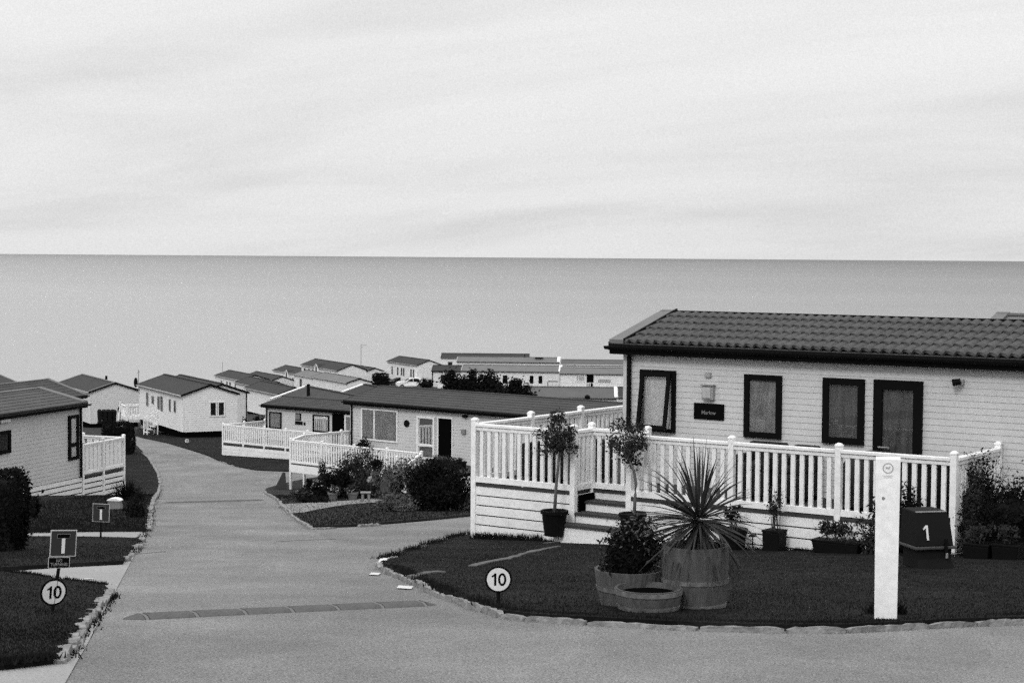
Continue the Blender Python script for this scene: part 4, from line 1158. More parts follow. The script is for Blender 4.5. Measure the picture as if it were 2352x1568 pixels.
# tilted pole with three signs on the left
c = G(119, 1404, .05); D = c.y
lean = math.atan2(26, 160) * .92
t = thing('sign_post', 'leaning pole carrying a dead end sign, a NO TURNING plate and a 10 sign', 'road sign', c, 0)
t.rotation_euler = (0, lean, 0)
H_ = 158 / 4200 * D / math.cos(lean)
yw = R(-14)
MB().tube([(0, .018, -.12), (0, .018, H_ + .04)], .014, 8).build('post', M_BLACK, t)
def at_h(py, dx=0.0): return Vector((dx, 0, (1402 - py) / 4200 * D / math.cos(lean) + .0))
disc_sign(t, at_h(1357, -.007), .107, R(34), '10', .165, -R(5))
def t_sign(parent, c, w, h, yaw, skew=0.0, tone=M_SIGNG):
    M4 = Matrix.Translation(c) @ Matrix.Rotation(yaw, 4, 'Z') @ Matrix.Rotation(skew, 4, 'Y')
    b = MB(); b.box(-w / 2, w / 2, 0, .006, -h / 2, h / 2, M4); b.build('sign_panel', M_SIGNE, parent)
    b = MB(); e = .007; b.add([M4 @ Vector(v) for v in ((-w / 2 + e, -.002, -h / 2 + e), (w / 2 - e, -.002, -h / 2 + e), (w / 2 - e, -.002, h / 2 - e), (-w / 2 + e, -.002, h / 2 - e))], [(0, 1, 2, 3)]); b.build('sign_face', tone, parent)
    b = MB(); b.add([M4 @ Vector(v) for v in ((-.033 * w / .2, -.004, -h * .36), (.033 * w / .2 * .6 - .006, -.004, -h * .36), (.014 * w / .2, -.004, h * .18), (-.014 * w / .2, -.004, h * .18))], [(0, 1, 2, 3)])
    b.v = [tuple(M4 @ Vector(v)) for v in ((-.013 * w / .2, -.004, -h * .38), (.013 * w / .2, -.004, -h * .38), (.013 * w / .2, -.004, h * .19), (-.013 * w / .2, -.004, h * .19))]
    b.build('road_symbol', M_SIGNW, parent)
    b = MB(); b.box(-w * .25, w * .25, -.0045, -.003, h * .19, h * .36, M4); b.build('symbol_outline', M_METAL, parent)
    b = MB(); b.box(-w * .232, w * .232, -.006, -.0047, h * .205, h * .345, M4); b.build('end_bar', M_SIGNR, parent)
ws = 60 / 4200 * D
t_sign(t, at_h(1242, .012), ws, 62 / 4200 * D, R(24), R(-5))
pc = at_h(1287.5, .0); pw, ph_ = 49 / 4200 * D, 26 / 4200 * D
M4 = Matrix.Translation(pc) @ Matrix.Rotation(R(24), 4, 'Z') @ Matrix.Rotation(R(-5), 4, 'Y')
b = MB(); b.box(-pw / 2, pw / 2, .0, .005, -ph_ / 2, ph_ / 2, M4); b.build('text_plate', M_SIGNE, t)
b = MB(); e = .005; b.add([M4 @ Vector(v) for v in ((-pw / 2 + e, -.002, -ph_ / 2 + e), (pw / 2 - e, -.002, -ph_ / 2 + e), (pw / 2 - e, -.002, ph_ / 2 - e), (-pw / 2 + e, -.002, ph_ / 2 - e))], [(0, 1, 2, 3)]); b.build('plate_face', M_SIGNB, t)
text('NO\nTURNING', .034, mat('sign_letter', .26, .6, .1, 9), t, M4 @ Matrix.Translation((0, -.0035, .0)) @ Matrix.Rotation(PI / 2, 4, 'X'), 'lettering', bold=.0, depth=.0005, sx=.88)
c = G(231, 1243); D = c.y
t = thing('dead_end_sign', 'small square dead end sign beside the grey cabinet further down the road', 'road sign', c)
MB().tube([(0, .015, -.1), (0, .015, 62 / 4200 * D)], .015, 8).build('post', M_BLACK, t)
t_sign(t, P(232, 1177, D) - c, 40 / 4200 * D, 42 / 4200 * D, R(-6), R(1.5))
c = G(430, 1026); D = c.y
t = thing('speed_sign', 'tiny distant round 10 sign on the dark lawn in front of the far white caravan', 'road sign', c, 0, 'speed limit signs')
cc = P(429.5, 1012, D) - c
MB().tube([(cc.x, .02, -.1), (cc.x, .02, cc.z)], .02, 6).build('post', M_BLACK, t); disc_sign(t, cc, .135, 0, '10', .15)
# grey cabinet
c = G(264, 1174); D = c.y; w = 32 / 4200 * D / 2; h = 24 / 4200 * D
t = thing('utility_cabinet', 'small grey utility cabinet with rounded white lid on the left verge', 'cabinet', c + Vector((0, 0, .06)), R(-6))
loft(MB(), [(-w * 1.05, w * 1.05, -.10, .10, 0), (-w * .85, w * .85, -.09, .09, h * .8)]).build('body', M_BOX, t, bevel=.01)
mb = MB(); pr = [(w * 1.02 * math.cos(a), h * .8 + h * .28 * math.sin(a)) for a in np.linspace(0, PI, 12)]
mb.prism(pr, lambda x, z: (x, -.11, z), lambda x, z: (x, .11, z)); mb.build('lid', M_PVC, t, bevel=.006)
# left hedge and plants
hc = G(-12, 1276)
hedge('hedge', 'tall clipped dark hedge at the left edge beside the signs', hc + Vector((-.33, .5, 0)), 0, 1.02, 1.0, 1.00, 9000, .030, M_LEAFD, 71)
shrub('shrub', 'soft dark shrub between the clipped hedge and the white skirting boards', G(67, 1194), .24, .24, .42, 1300, .035, M_LEAFD, 72, clumps=18)
shrub('shrub', 'low dark shrub at the hedge foot on the left lawn', G(20, 1270), .35, .3, .40, 1300, .03, M_LEAFD, 73, clumps=18)
c = G(292, 1152)
t = thing('spiky_grass', 'rounded dark tuft of spiky grass at the corner of the left deck', 'ornamental grass', c)
mb = MB()
for i in range(420):
    az = rng.uniform(0, 2 * PI); el = rng.uniform(.15, 1.5)
    blade_leaf(mb, (.08 * rng.normal(), .08 * rng.normal(), .0), az, el, rng.uniform(.45, .72), .010, rng.uniform(.4, 1.2), rng.normal(0, .4))
mb.build('leaves', M_LEAFD, t)
shrub('shrub', 'loose low shrub spreading over the kerb beside the grey cabinet', G(309, 1193), .24, .24, .36, 1300, .03, M_LEAFD, 74, ragged=.25, clumps=24)
shrub('shrub', 'small leafy shrub beside the spiky grass tuft', G(312, 1166), .24, .24, .34, 900, .03, M_LEAFD, 75, ragged=.2, clumps=16)

# ================================================================== middle home, deck and garden
YM = R(-40)
z_md = P(667.7, 1008.8, 74.5).z - 1.0
o_ = P(667.7, 1060, 74.5); MD = Frame((o_.x, o_.y, z_md), YM)
MF = 4.5
um = MD.hit(806, 950, MF)[0]
MH = Frame(MD.w(um, MF, .02), YM)
oe_ = .2; Wm = 4.2
ze_ = MH.hit(830, 922, -oe_)[1]
slp = (MH.hit(885, 884.5, Wm / 2)[1] - .05 - ze_) / (Wm / 2 + oe_); rm = slp * Wm / 2
He_ = ze_ - .03 + oe_ * slp
mid = Home('long mid distance caravan with open white door above the flower garden', MH.o, YM, 15.5, Wm, He_, rm, M_CLAD, M_TILE2, M_BLACK, M_BLACK, pitch=.13, oe=oe_, og=.25, roof='course', skirt=1.5, pipe=(('front', .1),), fascia=.17)
def mrect(*a): return rect(MH, *a)
a0, a1, b0, b1 = mrect(831, 915, 939, 1013)
mid.window(a0, a1, b0, b1, 'front', M_WFRAME, .07, mull=(MH.hit(861, 975)[0],), curt=mat('sheer_curtain', .38, .9, .3, 3, streak=(6, 6, .6)))
a0, a1, b0, b1 = mrect(1006, 1041, 958, 1042)
mid.opening(a0, a1, .02, b1, 'front', 'doorway')
a0, a1, b0, b1 = mrect(959.5, 1000.5, 955.5, 1048)
d_ = mid.window(a0, a1, .06, b1, 'front', M_WFRAME, .09, curt=mat('sheer_curtain', .38), depth=.09, name='door', trans=(.06 + (b1 - .06) * .33,))
a0, a1, b0, b1 = mrect(929, 941, 964, 980)
p_ = mid.mp('front'); mb = MB(); mb.prism([((a0 + a1) / 2 + (a1 - a0) / 2 * math.cos(t), (b0 + b1) / 2 + (b1 - b0) / 2 * math.sin(t)) for t in np.linspace(0, 2 * PI, 17)[:-1]], lambda u, z: p_(u, .012, z), lambda u, z: p_(u, .05, z)); mb.build('wall_plaque', M_BLACK, mid.t)
a0, a1, b0, b1 = mrect(1066, 1075, 952, 958.5); mid.part('wall_lamp', M_BLACK, 'front', a0, a1, .012, .14, b0, b1, .02)
a0, a1, b0, b1 = mrect(1062, 1071, 985, 996); mid.part('meter_box', M_METAL, 'front', a0, a1, .012, .1, b0, b1, .01)
dm = thing('sun_deck', 'raised white deck with angled corner and stair rail above the flower garden', 'deck', MD.o, YM, 'white balustraded decks')
LM = MD.hit(967.7, 1060, 0)[0]
pB = (-.72, 2.0); pC = (-.55 + um * .0 - .35, 4.0)
# corner points in deck axes
def mloc(px, py, D): q = P(px, py, D) - MD.o; return q.dot(MD.x), q.dot(MD.y)
pB = mloc(699, 996.8, 76.7); pC = mloc(784, 990, 78.2); pW = (um - .02, MF - .02)
mgz = lambda x, y: -g(*(MD.w(x, y).xy)) - MD.o.z
poly = [(0, 0), (LM, 0), (LM, MF - .02), (pW[0], MF - .02), pC, pB]
mb = MB(); mb.prism(poly, lambda x, y: (x, y, -.05), lambda x, y: (x, y, -.002)); mb.build('deck_floor', M_DECK, dm)
nb = 4
for i in range(nb + 1): post(dm, LM * i / nb, 0, 1.02, mgz(LM * i / nb, 0) - .1)
for p_ in (pB, pC): post(dm, p_[0], p_[1], 1.02, mgz(*p_) - .1)
for i in range(nb): run(dm, (LM * i / nb, 0), (LM * (i + 1) / nb, 0), foot=False)
run(dm, (0, 0), pB, foot=False); run(dm, pB, pC, foot=False); run(dm, pC, pW, single=False, foot=False)
# fascia boards, cladding under the deck beyond the open bay
mb = MB(); mb.box(0.03, LM, -.05, -.02, -.33, -.02); mb.build('fascia', M_BOARD, dm)
skirt_boards(dm, (LM / nb + .05, -.02), (LM, -.02), -.34, mgz(LM * .6, 0) - .3, .3)
skirt_boards(dm, (LM, 0), (LM, MF), -.15, mgz(LM, 2) - .3, .3, nrm=-1)
mb = MB(); mb.box(LM / nb + .12, LM / nb + .16, .1, 3.5, -2.0, -.15); mb.box(-.3, LM / nb, 2.6, 2.7, -2.2, -.15); mb.build('underfloor_wall', M_BOX, dm)
# stair going down toward the garden at the right end
sx0 = LM + .02
post(dm, LM - .0, -1.35, .95, mgz(LM, -1.35) - .1)
run(dm, (LM, 0), (LM, -1.35), 0, -.62, foot=False)
for k in range(4):
    mb = MB(); mb.box(LM + .02, LM + 1.0, -.34 * (k + 1), -.34 * k, -.2 * (k + 1) - .04, -.2 * (k + 1)); mb.build('step', M_DECK, dm)
    mb = MB(); mb.box(LM + .03, LM + .99, -.34 * (k + 1) + .02, -.34 * (k + 1) + .04, -.2 * (k + 1) - .24, -.2 * (k + 1) - .041); mb.build('riser', M_BOARD, dm)
# dark board leaning at the corner post
t = thing('leaning_board', 'dark board leaning against the corner post of the raised deck', 'board', MD.w(-.15, -.25, mgz(-.15, -.25)), YM)
mb = MB(); mb.prism([(-.55, 0), (.18, 0), (.10, .75), (-.02, .75)], lambda x, z: (x, -.03, z), lambda x, z: (x, .0, z)); mb.build('board', mat('dark_board', .03, .8, .3, 6), t)
t = thing('trough_planter', 'long dark planter of small plants beside the open doorway', 'planter', MD.w(MD.hit(1030, 1052, 3.6)[0], 3.6), YM)
loft(MB(), [(-.8, .8, -.15, .15, 0), (-.85, .85, -.18, .18, .28)]).build('trough', M_BIN, t)
mb = MB(); leaf_mesh(mb, np.random.default_rng(3), np.stack([np.linspace(-.75, .75, 16), np.zeros(16), np.full(16, .34)], 1), 900, (.05, .06, .05), .03); raw_build(mb, 'foliage', M_LEAFL, t)
q = MD.w(MD.hit(828, 1010, 3.9)[0], 3.9); shrub('shrub', 'dark shrub on the deck at the corner below the wide white window', q, .5, .3, .75, 1500, .05, M_LEAFD, 81, clumps=22)

def gpx(px, py): return G(px, py) + Vector((0, 0, .05))
def gsh(label, px, py, rx, h, n, size, m, seed, **k):
    q = gpx(px, py); s = q.y / 4200
    return shrub(k.pop('name', 'shrub'), label, q, rx * s, k.pop('ry', rx * .8) * s, h * s, n, size, m, seed, **k)
gsh('big rounded dark bush between the garden and the near deck', 1014, 1177, 82, 104, 9000, .045, M_LEAFD, 82, clumps=70, ragged=.13)
gsh('light flowering shrub with pale heads behind the big dark bush', 954, 1152, 42, 98, 2600, .05, M_LEAFL, 83, clumps=36, ragged=.15, flowers=22, fsize=.06, name='flowering_shrub')
gsh('tall mid grey shrub right of the hanging basket', 893, 1151, 40, 86, 2800, .05, M_LEAFL, 84, clumps=34, ragged=.15)
gsh('leafy shrub with pale flower heads in front of the stair balusters', 815, 1147, 52, 106, 4200, .055, M_LEAF, 85, clumps=60, ragged=.18, flowers=40, fsize=.06, name='flowering_shrub')
gsh('dark leafy shrub under the open bay of the raised deck', 726, 1150, 30, 38, 2000, .05, M_LEAFD, 86, clumps=34, ragged=.2, flowers=7, fsize=.045, name='flowering_shrub')
gsh('rounded dark shrub filling the bed left of the hanging basket', 846, 1149, 32, 66, 2600, .05, M_LEAF, 187, clumps=34, ragged=.15, flowers=6, fsize=.045, name='flowering_shrub')
gsh('low mixed dark plant by the corner of the open deck bay', 694, 1151, 26, 24, 1200, .045, M_LEAF, 188, clumps=24, ragged=.2, flowers=5, fsize=.04, name='flowering_shrub')
gsh('dark low shrub behind the flower pots', 772, 1148, 40, 66, 2800, .05, M_LEAFD, 87, clumps=30, ragged=.2)
gsh('pale flowering cushion plant behind the middle pot', 812, 1143, 26, 34, 1700, .04, M_LEAF, 88, clumps=20, ragged=.15, flowers=26, fsize=.04, name='flowering_shrub')
gsh('pale feathery low shrub at the end of the garden path', 912, 1179, 44, 34, 3400, .035, M_LEAFL, 89, clumps=50, ragged=.1)
gsh('dark ground hugging plant along the path edge', 716, 1158, 40, 16, 1300, .04, M_LEAFD, 90, clumps=26, ragged=.2)
gsh('tall thin shrub by the deck post of the open bay', 737, 1130, 16, 52, 900, .05, M_LEAF, 91, clumps=18, ragged=.25)
for i, (px, py, w, lab, fl) in enumerate(((765, 1154, 23, 'pale flower pot with small pale flowers beside the garden path', True), (810, 1153, 25, 'round terracotta pot below the pale flowering cushion', False))):
    q = gpx(px, py); s = q.y / 4200
    t = thing('flower_pot', lab, 'flower pot', q, 0, 'flower pots by the garden path')
    pot_mesh(w * .32 * s, w * .5 * s, 20 * s, .015).build('pot', M_POT, t, smooth=False)
    mb = MB(); cs = blob_centers(rng, 18, w * .55 * s, w * .5 * s, 10 * s, (0, 0, 24 * s), .3); leaf_mesh(mb, rng, cs, 600, (.04, .04, .03), .035); raw_build(mb, 'foliage', M_LEAF, t)
    mb = MB(); leaf_mesh(mb, rng, cs[cs[:, 2] > 22 * s], 70 if fl else 30, (.05, .05, .03), .035); raw_build(mb, 'flowers', M_FLOWER, t)
q = gpx(840, 1156); s = q.y / 4200
t = thing('garden_table', 'small pale slab table among the garden plants', 'table', q)
MB().box(-12 * s, 12 * s, -8 * s, 8 * s, 20 * s, 23 * s).build('table_top', M_METAL, t)
for sx in (-1, 1): MB().box(sx * 7 * s - .03, sx * 7 * s + .03, -.06, .06, 0, 20 * s - .001).build('leg', M_BOX, t)
q = gpx(866, 1150); s = q.y / 4200
t = thing('hanging_basket', 'round black hanging basket on a pole above the garden shrubs', 'hanging basket', q)
mb = MB(); mb.tube([(.0, .1, 0), (0, .1, 95 * s), (0, .02, 100 * s), (0, 0, 96 * s)], .015, 6); mb.build('pole', M_BLACK, t)
mb = MB(); mb.lathe([(.001, 58 * s), (7 * s, 60 * s), (11 * s, 70 * s), (12 * s, 78 * s), (.001, 78 * s)], 16); mb.build('basket', M_BLACK, t)
mb = MB(); leaf_mesh(mb, rng, blob_centers(rng, 20, 11 * s, 11 * s, 6 * s, (0, 0, 82 * s), .2), 800, (.04, .04, .03), .035); raw_build(mb, 'foliage', M_LEAFD, t)
for i, (px, py, h, r, lab) in enumerate(((820, 1118, 76, 7.5, 'large white globe flower head on a tall stem in front of the balusters'), (781, 1112, 62, 6, 'smaller white globe flower head left of the tall one'), (850, 1150, 46, 4.5, 'low pale globe flower head below the hanging basket'))):
    q = gpx(px, py); s = q.y / 4200
    t = thing('globe_flower', lab, 'flower', q, 0, 'white globe flowers in the garden')
    mb = MB(); mb.tube([(0, 0, 0), (.02, 0, h * s * .5), (0, 0, h * s)], .012, 6); mb.build('stem', M_LEAF, t)
    mb = MB(); leaf_mesh(mb, rng, blob_centers(rng, 60, r * s, r * s, r * s, (0, 0, h * s), .8), 520, (.015, .015, .015), .035)
    mb.lathe([(.005, h * s - r * s * .8)] + [(r * s * .8 * math.sin(a), h * s - r * s * .8 * math.cos(a)) for a in (.6, 1.2, 1.9, 2.5)] + [(.005, h * s + r * s * .8)], 10)
    raw_build(mb, 'flower_head', M_FLOWER, t)

# ================================================================== home with long low deck (behind the middle one)
YH = R(-37)
z4 = P(512.4, 972.6, 96).z - 1.03
o_ = P(512.4, 1010, 96); HD = Frame((o_.x, o_.y, z4), YH)
HF = 3.1
uh = HD.hit(611, 960, HF)[0]
H4 = Frame(HD.w(uh, HF, .0), YH)
oe_ = .18; W4 = 3.05
ze_ = H4.hit(614, 929, -oe_)[1]
slp = (H4.hit(641, 907, W4 / 2)[1] - .05 - ze_) / (W4 / 2 + oe_); r4 = slp * W4 / 2; He_ = ze_ - .03 + oe_ * slp
h4 = Home('caravan with black doorway and dark framed windows behind the long low white deck', H4.o, YH, 12.5, W4, He_, r4, M_CLAD, M_TILE2, M_BLACK, M_PVC, pitch=.14, oe=oe_, og=.22, roof='course', skirt=.9, pipe=(('front', .1),), fascia=.17)
hrect = lambda *a: rect(H4, *a)
for (x0, x1, y0, y1) in ((619.4, 647.4, 945.6, 984), (719.5, 757, 952.6, 992)):
    a0, a1, b0, b1 = hrect(x0, x1, y0, y1); h4.window(a0, a1, b0, b1, 'front', M_FRAME, .07, curt=mat('sheer_curtain', .38))
a0, a1, b0, b1 = hrect(764, 792.5, 949.6, 1000); h4.opening(a0, a1, .0, b1, 'front', 'doorway', M_FRAME)
a0, a1, b0, b1 = hrect(793.5, 812, 953, 1000); h4.window(a0, a1, .03, b1, 'front', M_WFRAME, .09, curt=mat('sheer_curtain', .38), depth=.09, name='door')
a0, a1, b0, b1 = hrect(680.5, 690.5, 950.6, 962.6); h4.part('meter_box', M_BOX, 'front', a0, a1, .012, .09, b0, b1, .01); h4.part('meter_cover', M_BLACK, 'front', a0 - .05, a1 + .05, .012, .03, b0 - .05, b1 + .05)
a0, a1, b0, b1 = hrect(678.5, 695.5, 966.8, 974.5); h4.part('name_plate', M_BLACK, 'front', a0, a1, .012, .04, b0, b1)
a0, a1, b0, b1 = hrect(698, 702, 969, 976); h4.part('wall_ornament', M_BLACK, 'front', a0, a1, .012, .04, b0, b1, .02)
d4 = thing('sun_deck', 'long low white deck with plain solid skirting beside the bend of the road', 'deck', HD.o, YH, 'white balustraded decks')
L4 = 7.6
hgz = lambda x, y: -g(*(HD.w(x, y).xy)) - HD.o.z
mb = MB(); mb.box(-.03, L4, -.03, HF - .02, -.12, 0); mb.build('deck_floor', M_DECK, d4)
nb = 5
for i in range(nb + 1): post(d4, L4 * i / nb, 0, 1.04, hgz(L4 * i / nb, 0) - .1)
post(d4, 0, HF * .5, 1.04, hgz(0, 1.5) - .1)
post(d4, 0, HF, 1.04, hgz(0, HF) - .1)
for i in range(nb): run(d4, (L4 * i / nb, 0), (L4 * (i + 1) / nb, 0), foot=False)
run(d4, (0, 0), (0, HF * .5), foot=False, single=False); run(d4, (0, HF * .5), (0, HF), foot=False, single=False)
run(d4, (0, HF), (uh, HF), foot=False, single=False)
skirt_boards(d4, (.03, -.02), (L4, -.02), -.10, hgz(3, 0) - .25, .19, .006); skirt_boards(d4, (-.02, HF), (-.02, .03), -.10, hgz(0, 1) - .25, .19, .006)
MB().box(5.0, 5.2, -.05, -.034, -.32, -.24).build('vent', M_BLACK, d4)
# dark conifers at its left
for i, (px, w, h, lab) in enumerate(((561, 9, 34, 'narrow dark conifer left of the low white deck caravan'), (590, 12, 40, 'wider pair of dark conifers close to the low white deck caravan'), (603, 8, 34, 'small dark conifer nearest the caravan corner'))):
    q = G(px, 1012); D = 104; q = Vector(((px - 1176) / 4200 * D, D, -g((px - 1176) / 4200 * D, D))); s = D / 4200
    t = thing('conifer', lab, 'tree', q, 0, 'dark conifers beside the low white deck')
    rr = np.random.default_rng(90 + i); n = 26; hs_ = rr.uniform(.15, 1, n); top = (1012 - 965) * s + .3
    hz = 68 * s if i != 1 else 71 * s
    cs = np.stack([rr.normal(0, 1, n) * w * s * .5 * (1.05 - hs_), rr.normal(0, 1, n) * w * s * .5 * (1.05 - hs_), hs_ * hz], 1)
    mb = MB(); leaf_mesh(mb, rr, cs, 1500, (w * s * .22, w * s * .22, .10), .07); raw_build(mb, 'crown', M_LEAFD, t); MB().tube([(0, 0, -.1), (0, 0, hz * .9)], [.07, .02], 6).build('trunk', M_BARKD, t)

# ================================================================== left home and its deck
YL = R(72)
LL = 9.6
cn = P(187, 1000, 56.0)
zL = P(185, 1094, 56.0).z
LH = Frame((0, 0, 0), YL); oL = cn - LH.x * LL; LH = Frame((oL.x, oL.y, zL), YL)
oe_ = .16; WL = 2.95
ze_ = LH.hit(180, 927, -oe_)[1]
slp = (LH.hitx(92, 886.5, LL + .05)[1] - .07 - ze_) / (WL / 2 + oe_); rL = slp * WL / 2; He_ = ze_ - .03 + oe_ * slp
lh = Home('pale caravan at the left edge with one tall dark framed window near its corner', LH.o, YL, LL, WL, He_, rL, M_CLAD, M_TILE, M_BLACK, M_BLACK, pitch=.115, oe=oe_, og=.08, roof='course', skirt=.02, verge=M_VERGE, fascia=.15, pipe=(('front', LL - .12),))
a0, a1, b0, b1 = rect(LH, 155.5, 178.5, 953, 1055)
lh.window(a0, a1, b0, b1, 'front', M_FRAME, .12, curt=M_CURT, trans=(LH.hit(167, 1021)[1],), fb=.09, ft=.09)
a0, a1, b0, b1 = rect(LH, -14, 22, 989.5, 1042)
lh.window(a0, a1, b0, b1, 'front', M_FRAME, .10, curt=M_CURTD)
a0, a1, b0, b1 = rect(LH, -4, 19, 959, 970); lh.part('wall_light', M_PVC, 'front', a0, a1, .012, .1, b0, b1, .02)
lgz = lambda x, y: -g(*(LH.w(x, y).xy)) - LH.o.z
dl = thing('sun_deck', 'tall sided white deck wrapping the far end of the left caravan', 'deck', LH.o, YL, 'white balustraded decks')
DL = 2.53
M_ = Matrix.Translation((LL, 0, 0))
mb = MB(); mb.box(LL + .02, LL + DL, -.02, WL - .02, -.06, 0); mb.build('deck_floor', M_DECK, dl)
pts = [(LL + .06, 0), (LL + DL / 2, 0), (LL + DL, 0), (LL + DL, WL / 2), (LL + DL, WL)]
for p_ in pts: post(dl, p_[0], p_[1], 1.03, lgz(*p_) - .1)
for a, b in zip(pts, pts[1:]): run(dl, a, b, sp=.235, bw=.185, foot=False)
skirt_boards(dl, (LL + .05, -.01), (LL + DL - .03, -.01), -.10, lgz(LL + 1, 0) - .15, 0.165, .042)
skirt_boards(dl, (LL + DL, 0), (LL + DL, WL), -.10, lgz(LL + DL, 1) - .2, 0.165, .04, nrm=1)
# plank skirting under the left home, parts of the home
o = skirt_boards(lh.t, (0.0, -.005), (LL, -.005), -.02, lgz(LL * .9, 0) - .15, 0.165, .036)
MB().tube([(LH.hit(96, 1127)[0], -.02, LH.hit(96, 1127)[1]), (LH.hit(96, 1127)[0], -.05, LH.hit(96, 1127)[1])], .05, 10).build('vent', M_BLACK, lh.t)
# caravan behind it, same heading
L6 = 11.0; D6 = 98
c6 = P(203, 905, D6)
F6 = Frame((0, 0, 0), YL); o6 = c6 - F6.x * (L6 + .25) + F6.y * .24
ze6 = c6.z; o6.z = ze6 - 2.45
h6 = Home('caravan showing only its long dark roof behind the left caravan', o6, YL, L6, 4.3, 2.45, .72, M_CLAD2, M_TILE2, M_BLACK, M_BLACK, pitch=.14, roof='course', skirt=1.2, verge=M_VERGE)
h6.window(L6 - 1.0, L6 - .35, .95, 2.0, 'front', M_FRAME, .08, curt=M_CURTD)

# ================================================================== S-facing caravans: long side to the left, gable to the camera's right
YS = R(-63.4)
def S_home(label, anchor, D, L=11.0, W=3.9, wall=2.5, rise=.6, at='eave', yaw=YS, **k):
    f = Frame((0, 0, 0), yaw)
    a = P(anchor[0], anchor[1], D)
    loc = {'eave': (L, 0, wall), 'ridge_far': (0, W / 2, wall + rise), 'ridge_near': (L, W / 2, wall + rise)}[at]
    o = a - f.x * loc[0] - f.y * loc[1] - Vector((0, 0, loc[2]))
    kw = dict(clad=M_CLAD2, tile=M_TILE3, gutter=M_LGREY, barge=M_BLACK, pitch=.15, roof='plain', skirt=1.6, fascia=.12, oe=.16, og=.10)
    kw.update(k)
    return Home(label, o, yaw, L, W, wall, rise, **kw)
h3 = S_home('white caravan with a double window in its gable at the bend of the road', (420.5, 906), 122, 11.0, 3.75, 2.52, .62, skirt=.45)
f3 = h3.f
for i, (z0, z1, y0, y1) in enumerate(((1204, 1217, 530, 640), (1248, 1263, 560, 622), (1296, 1310, 560, 665), (1320, 1336, 560, 680), (1389, 1401, 585, 682), (1430, 1443, 595, 692))):
    a0, a1, b0, b1 = rect(f3, z0 / 3.568, z1 / 3.568, y0 / 3.568 + 752.6, y1 / 3.568 + 752.6); h3.window(a0, a1, b0, b1, 'front', M_METAL, .06, curt=M_CURTD)
a0, a1, b0, b1 = rectx(f3, 480.5, 516.5, 921.5, 956, 11.0)
h3.window(a0, a1, b0, b1, 'right', M_WFRAME, .08, mull=((a0 + a1) / 2 - .06, (a0 + a1) / 2 + .06), curt=M_CURTD)
q3 = h3.mp('front')(.1, .1, 2.2)
mb = MB(); mb.tube([(.15, -.1, 1.9), (.15, -.1, 3.55)], .025, 6); mb.beam((-.1, -.1, 3.3), (.4, -.1, 3.42), .03, .03); mb.beam((.35, -.1, 3.15), (.35, -.1, 3.6), .03, .03); mb.beam((.15, -.1, 3.2), (.15, -.1, 3.55), .03, .03); mb.build('aerial', M_METAL, h3.t)
mb = MB(); mb.v = [(-.05, -.25, 2.62)] + [(-.05 - .02 + .1 * math.cos(a) * 0, -.25 + .30 * math.cos(a) * .5, 2.62 + .36 * math.sin(a)) for a in np.linspace(0, 2 * PI, 15)[:-1]]
mb.f = [(0, 1 + k, 1 + (k + 1) % 14) for k in range(14)]; mb.beam((-.03, -.22, 2.6), (.15, -.05, 2.45), .04, .04); mb.build('satellite_dish', M_BLACK, h3.t)
# its steps
u = f3.hit(360, 970)[0]
t = thing('entrance_steps', 'white steps with handrails up to the side of the white gabled caravan', 'steps', f3.w(u, -.0, 0), YS, 'white entrance steps')
gzz = lambda x, y: -g(*(f3.w(u + x, y).xy)) - f3.o.z
for k in range(3):
    MB().box(-.42, .42, -.2 * (k + 1) - .2, -.2 * k - .2, -.12 - .2 * k - .05, -.12 - .2 * k).build('step', M_PVC, t)
MB().box(-.42, .42, -.2, -.02, -.08, 0).build('landing', M_PVC, t)
for sx in (-.42, .42):
    for y, h in ((-.05, .95), (-.8, .4)): MB().box(sx - .04, sx + .04, y - .04, y + .04, gzz(sx, y) - .1, h).build('post', M_PVC, t)
    mb = MB(); mb.beam((sx, -.05, .92), (sx, -.8, .38), .05, .05); mb.build('handrail', M_PVC, t)
    mb = MB()
    for k in range(5): y = -.17 - .13 * k; z = .83 - .72 * (k * .13 + .1); mb.box(sx - .012, sx + .012, y - .02, y + .02, z - .75, z)
    mb.build('baluster', M_PVC, t)
h3b = S_home('caravan directly behind the double windowed one with only its right eave corner showing', (570 - 118, 903), 136, 11.0, 3.9, 2.5, .65, clad=M_CLAD3)
MB().tube([h3b.mp('right')(3.85, .05, 2.4), h3b.mp('right')(3.85, .05, -1)], .04, 6).build('downpipe', M_BLACK, h3b.t)
h5 = S_home('grey gabled caravan with bins against its end wall behind the left caravan', (207.5, 899), 147, 11.0, 4.0, 2.6, .65, clad=M_CLAD3, verge=M_VERGE, gutter=M_LGREY)
mb = MB(); mb.tube([(7.4, 2.2, 3.2), (7.4, 2.2, 3.6)], .10, 8); mb.build('roof_vent', M_BLACK, h5.t)
# porch platform between the two gables
F5 = h5.f
q = P(309, 972, 139); q.z = -g(q.x, q.y)
t = thing('porch_platform', 'white porch platform with rails between the grey gable and the white caravan', 'porch', q, YS, 'white entrance steps')
MB().box(-.8, .8, -.8, .8, .86, .98).build('landing', M_PVC, t)
for x in (-.78, .78):
    for y in (-.78, .78): MB().box(x - .06, x + .06, y - .06, y + .06, -.1, 1.95).build('post', M_PVC, t)
for a, b in (((-.78, -.78), (.78, -.78)), ((.78, -.78), (.78, .78)), ((-.78, .78), (-.78, -.78))):
    run(t, a, b, .96, 0, .95, .20, .07, single=False, foot=False)
mb = MB(); mb.tube([(-.9, -.85, 2.1), (-.95, -.85, 1.9), (-1.0, -.85, 1.6), (-1.05, -.95, .9), (-1.05, -1.0, 0)], .07, 6); mb.build('handrail', M_PVC, t)
MB().box(-.1, .6, .6, .66, 1.75, 2.0).build('dark_panel', M_BLACK, t)
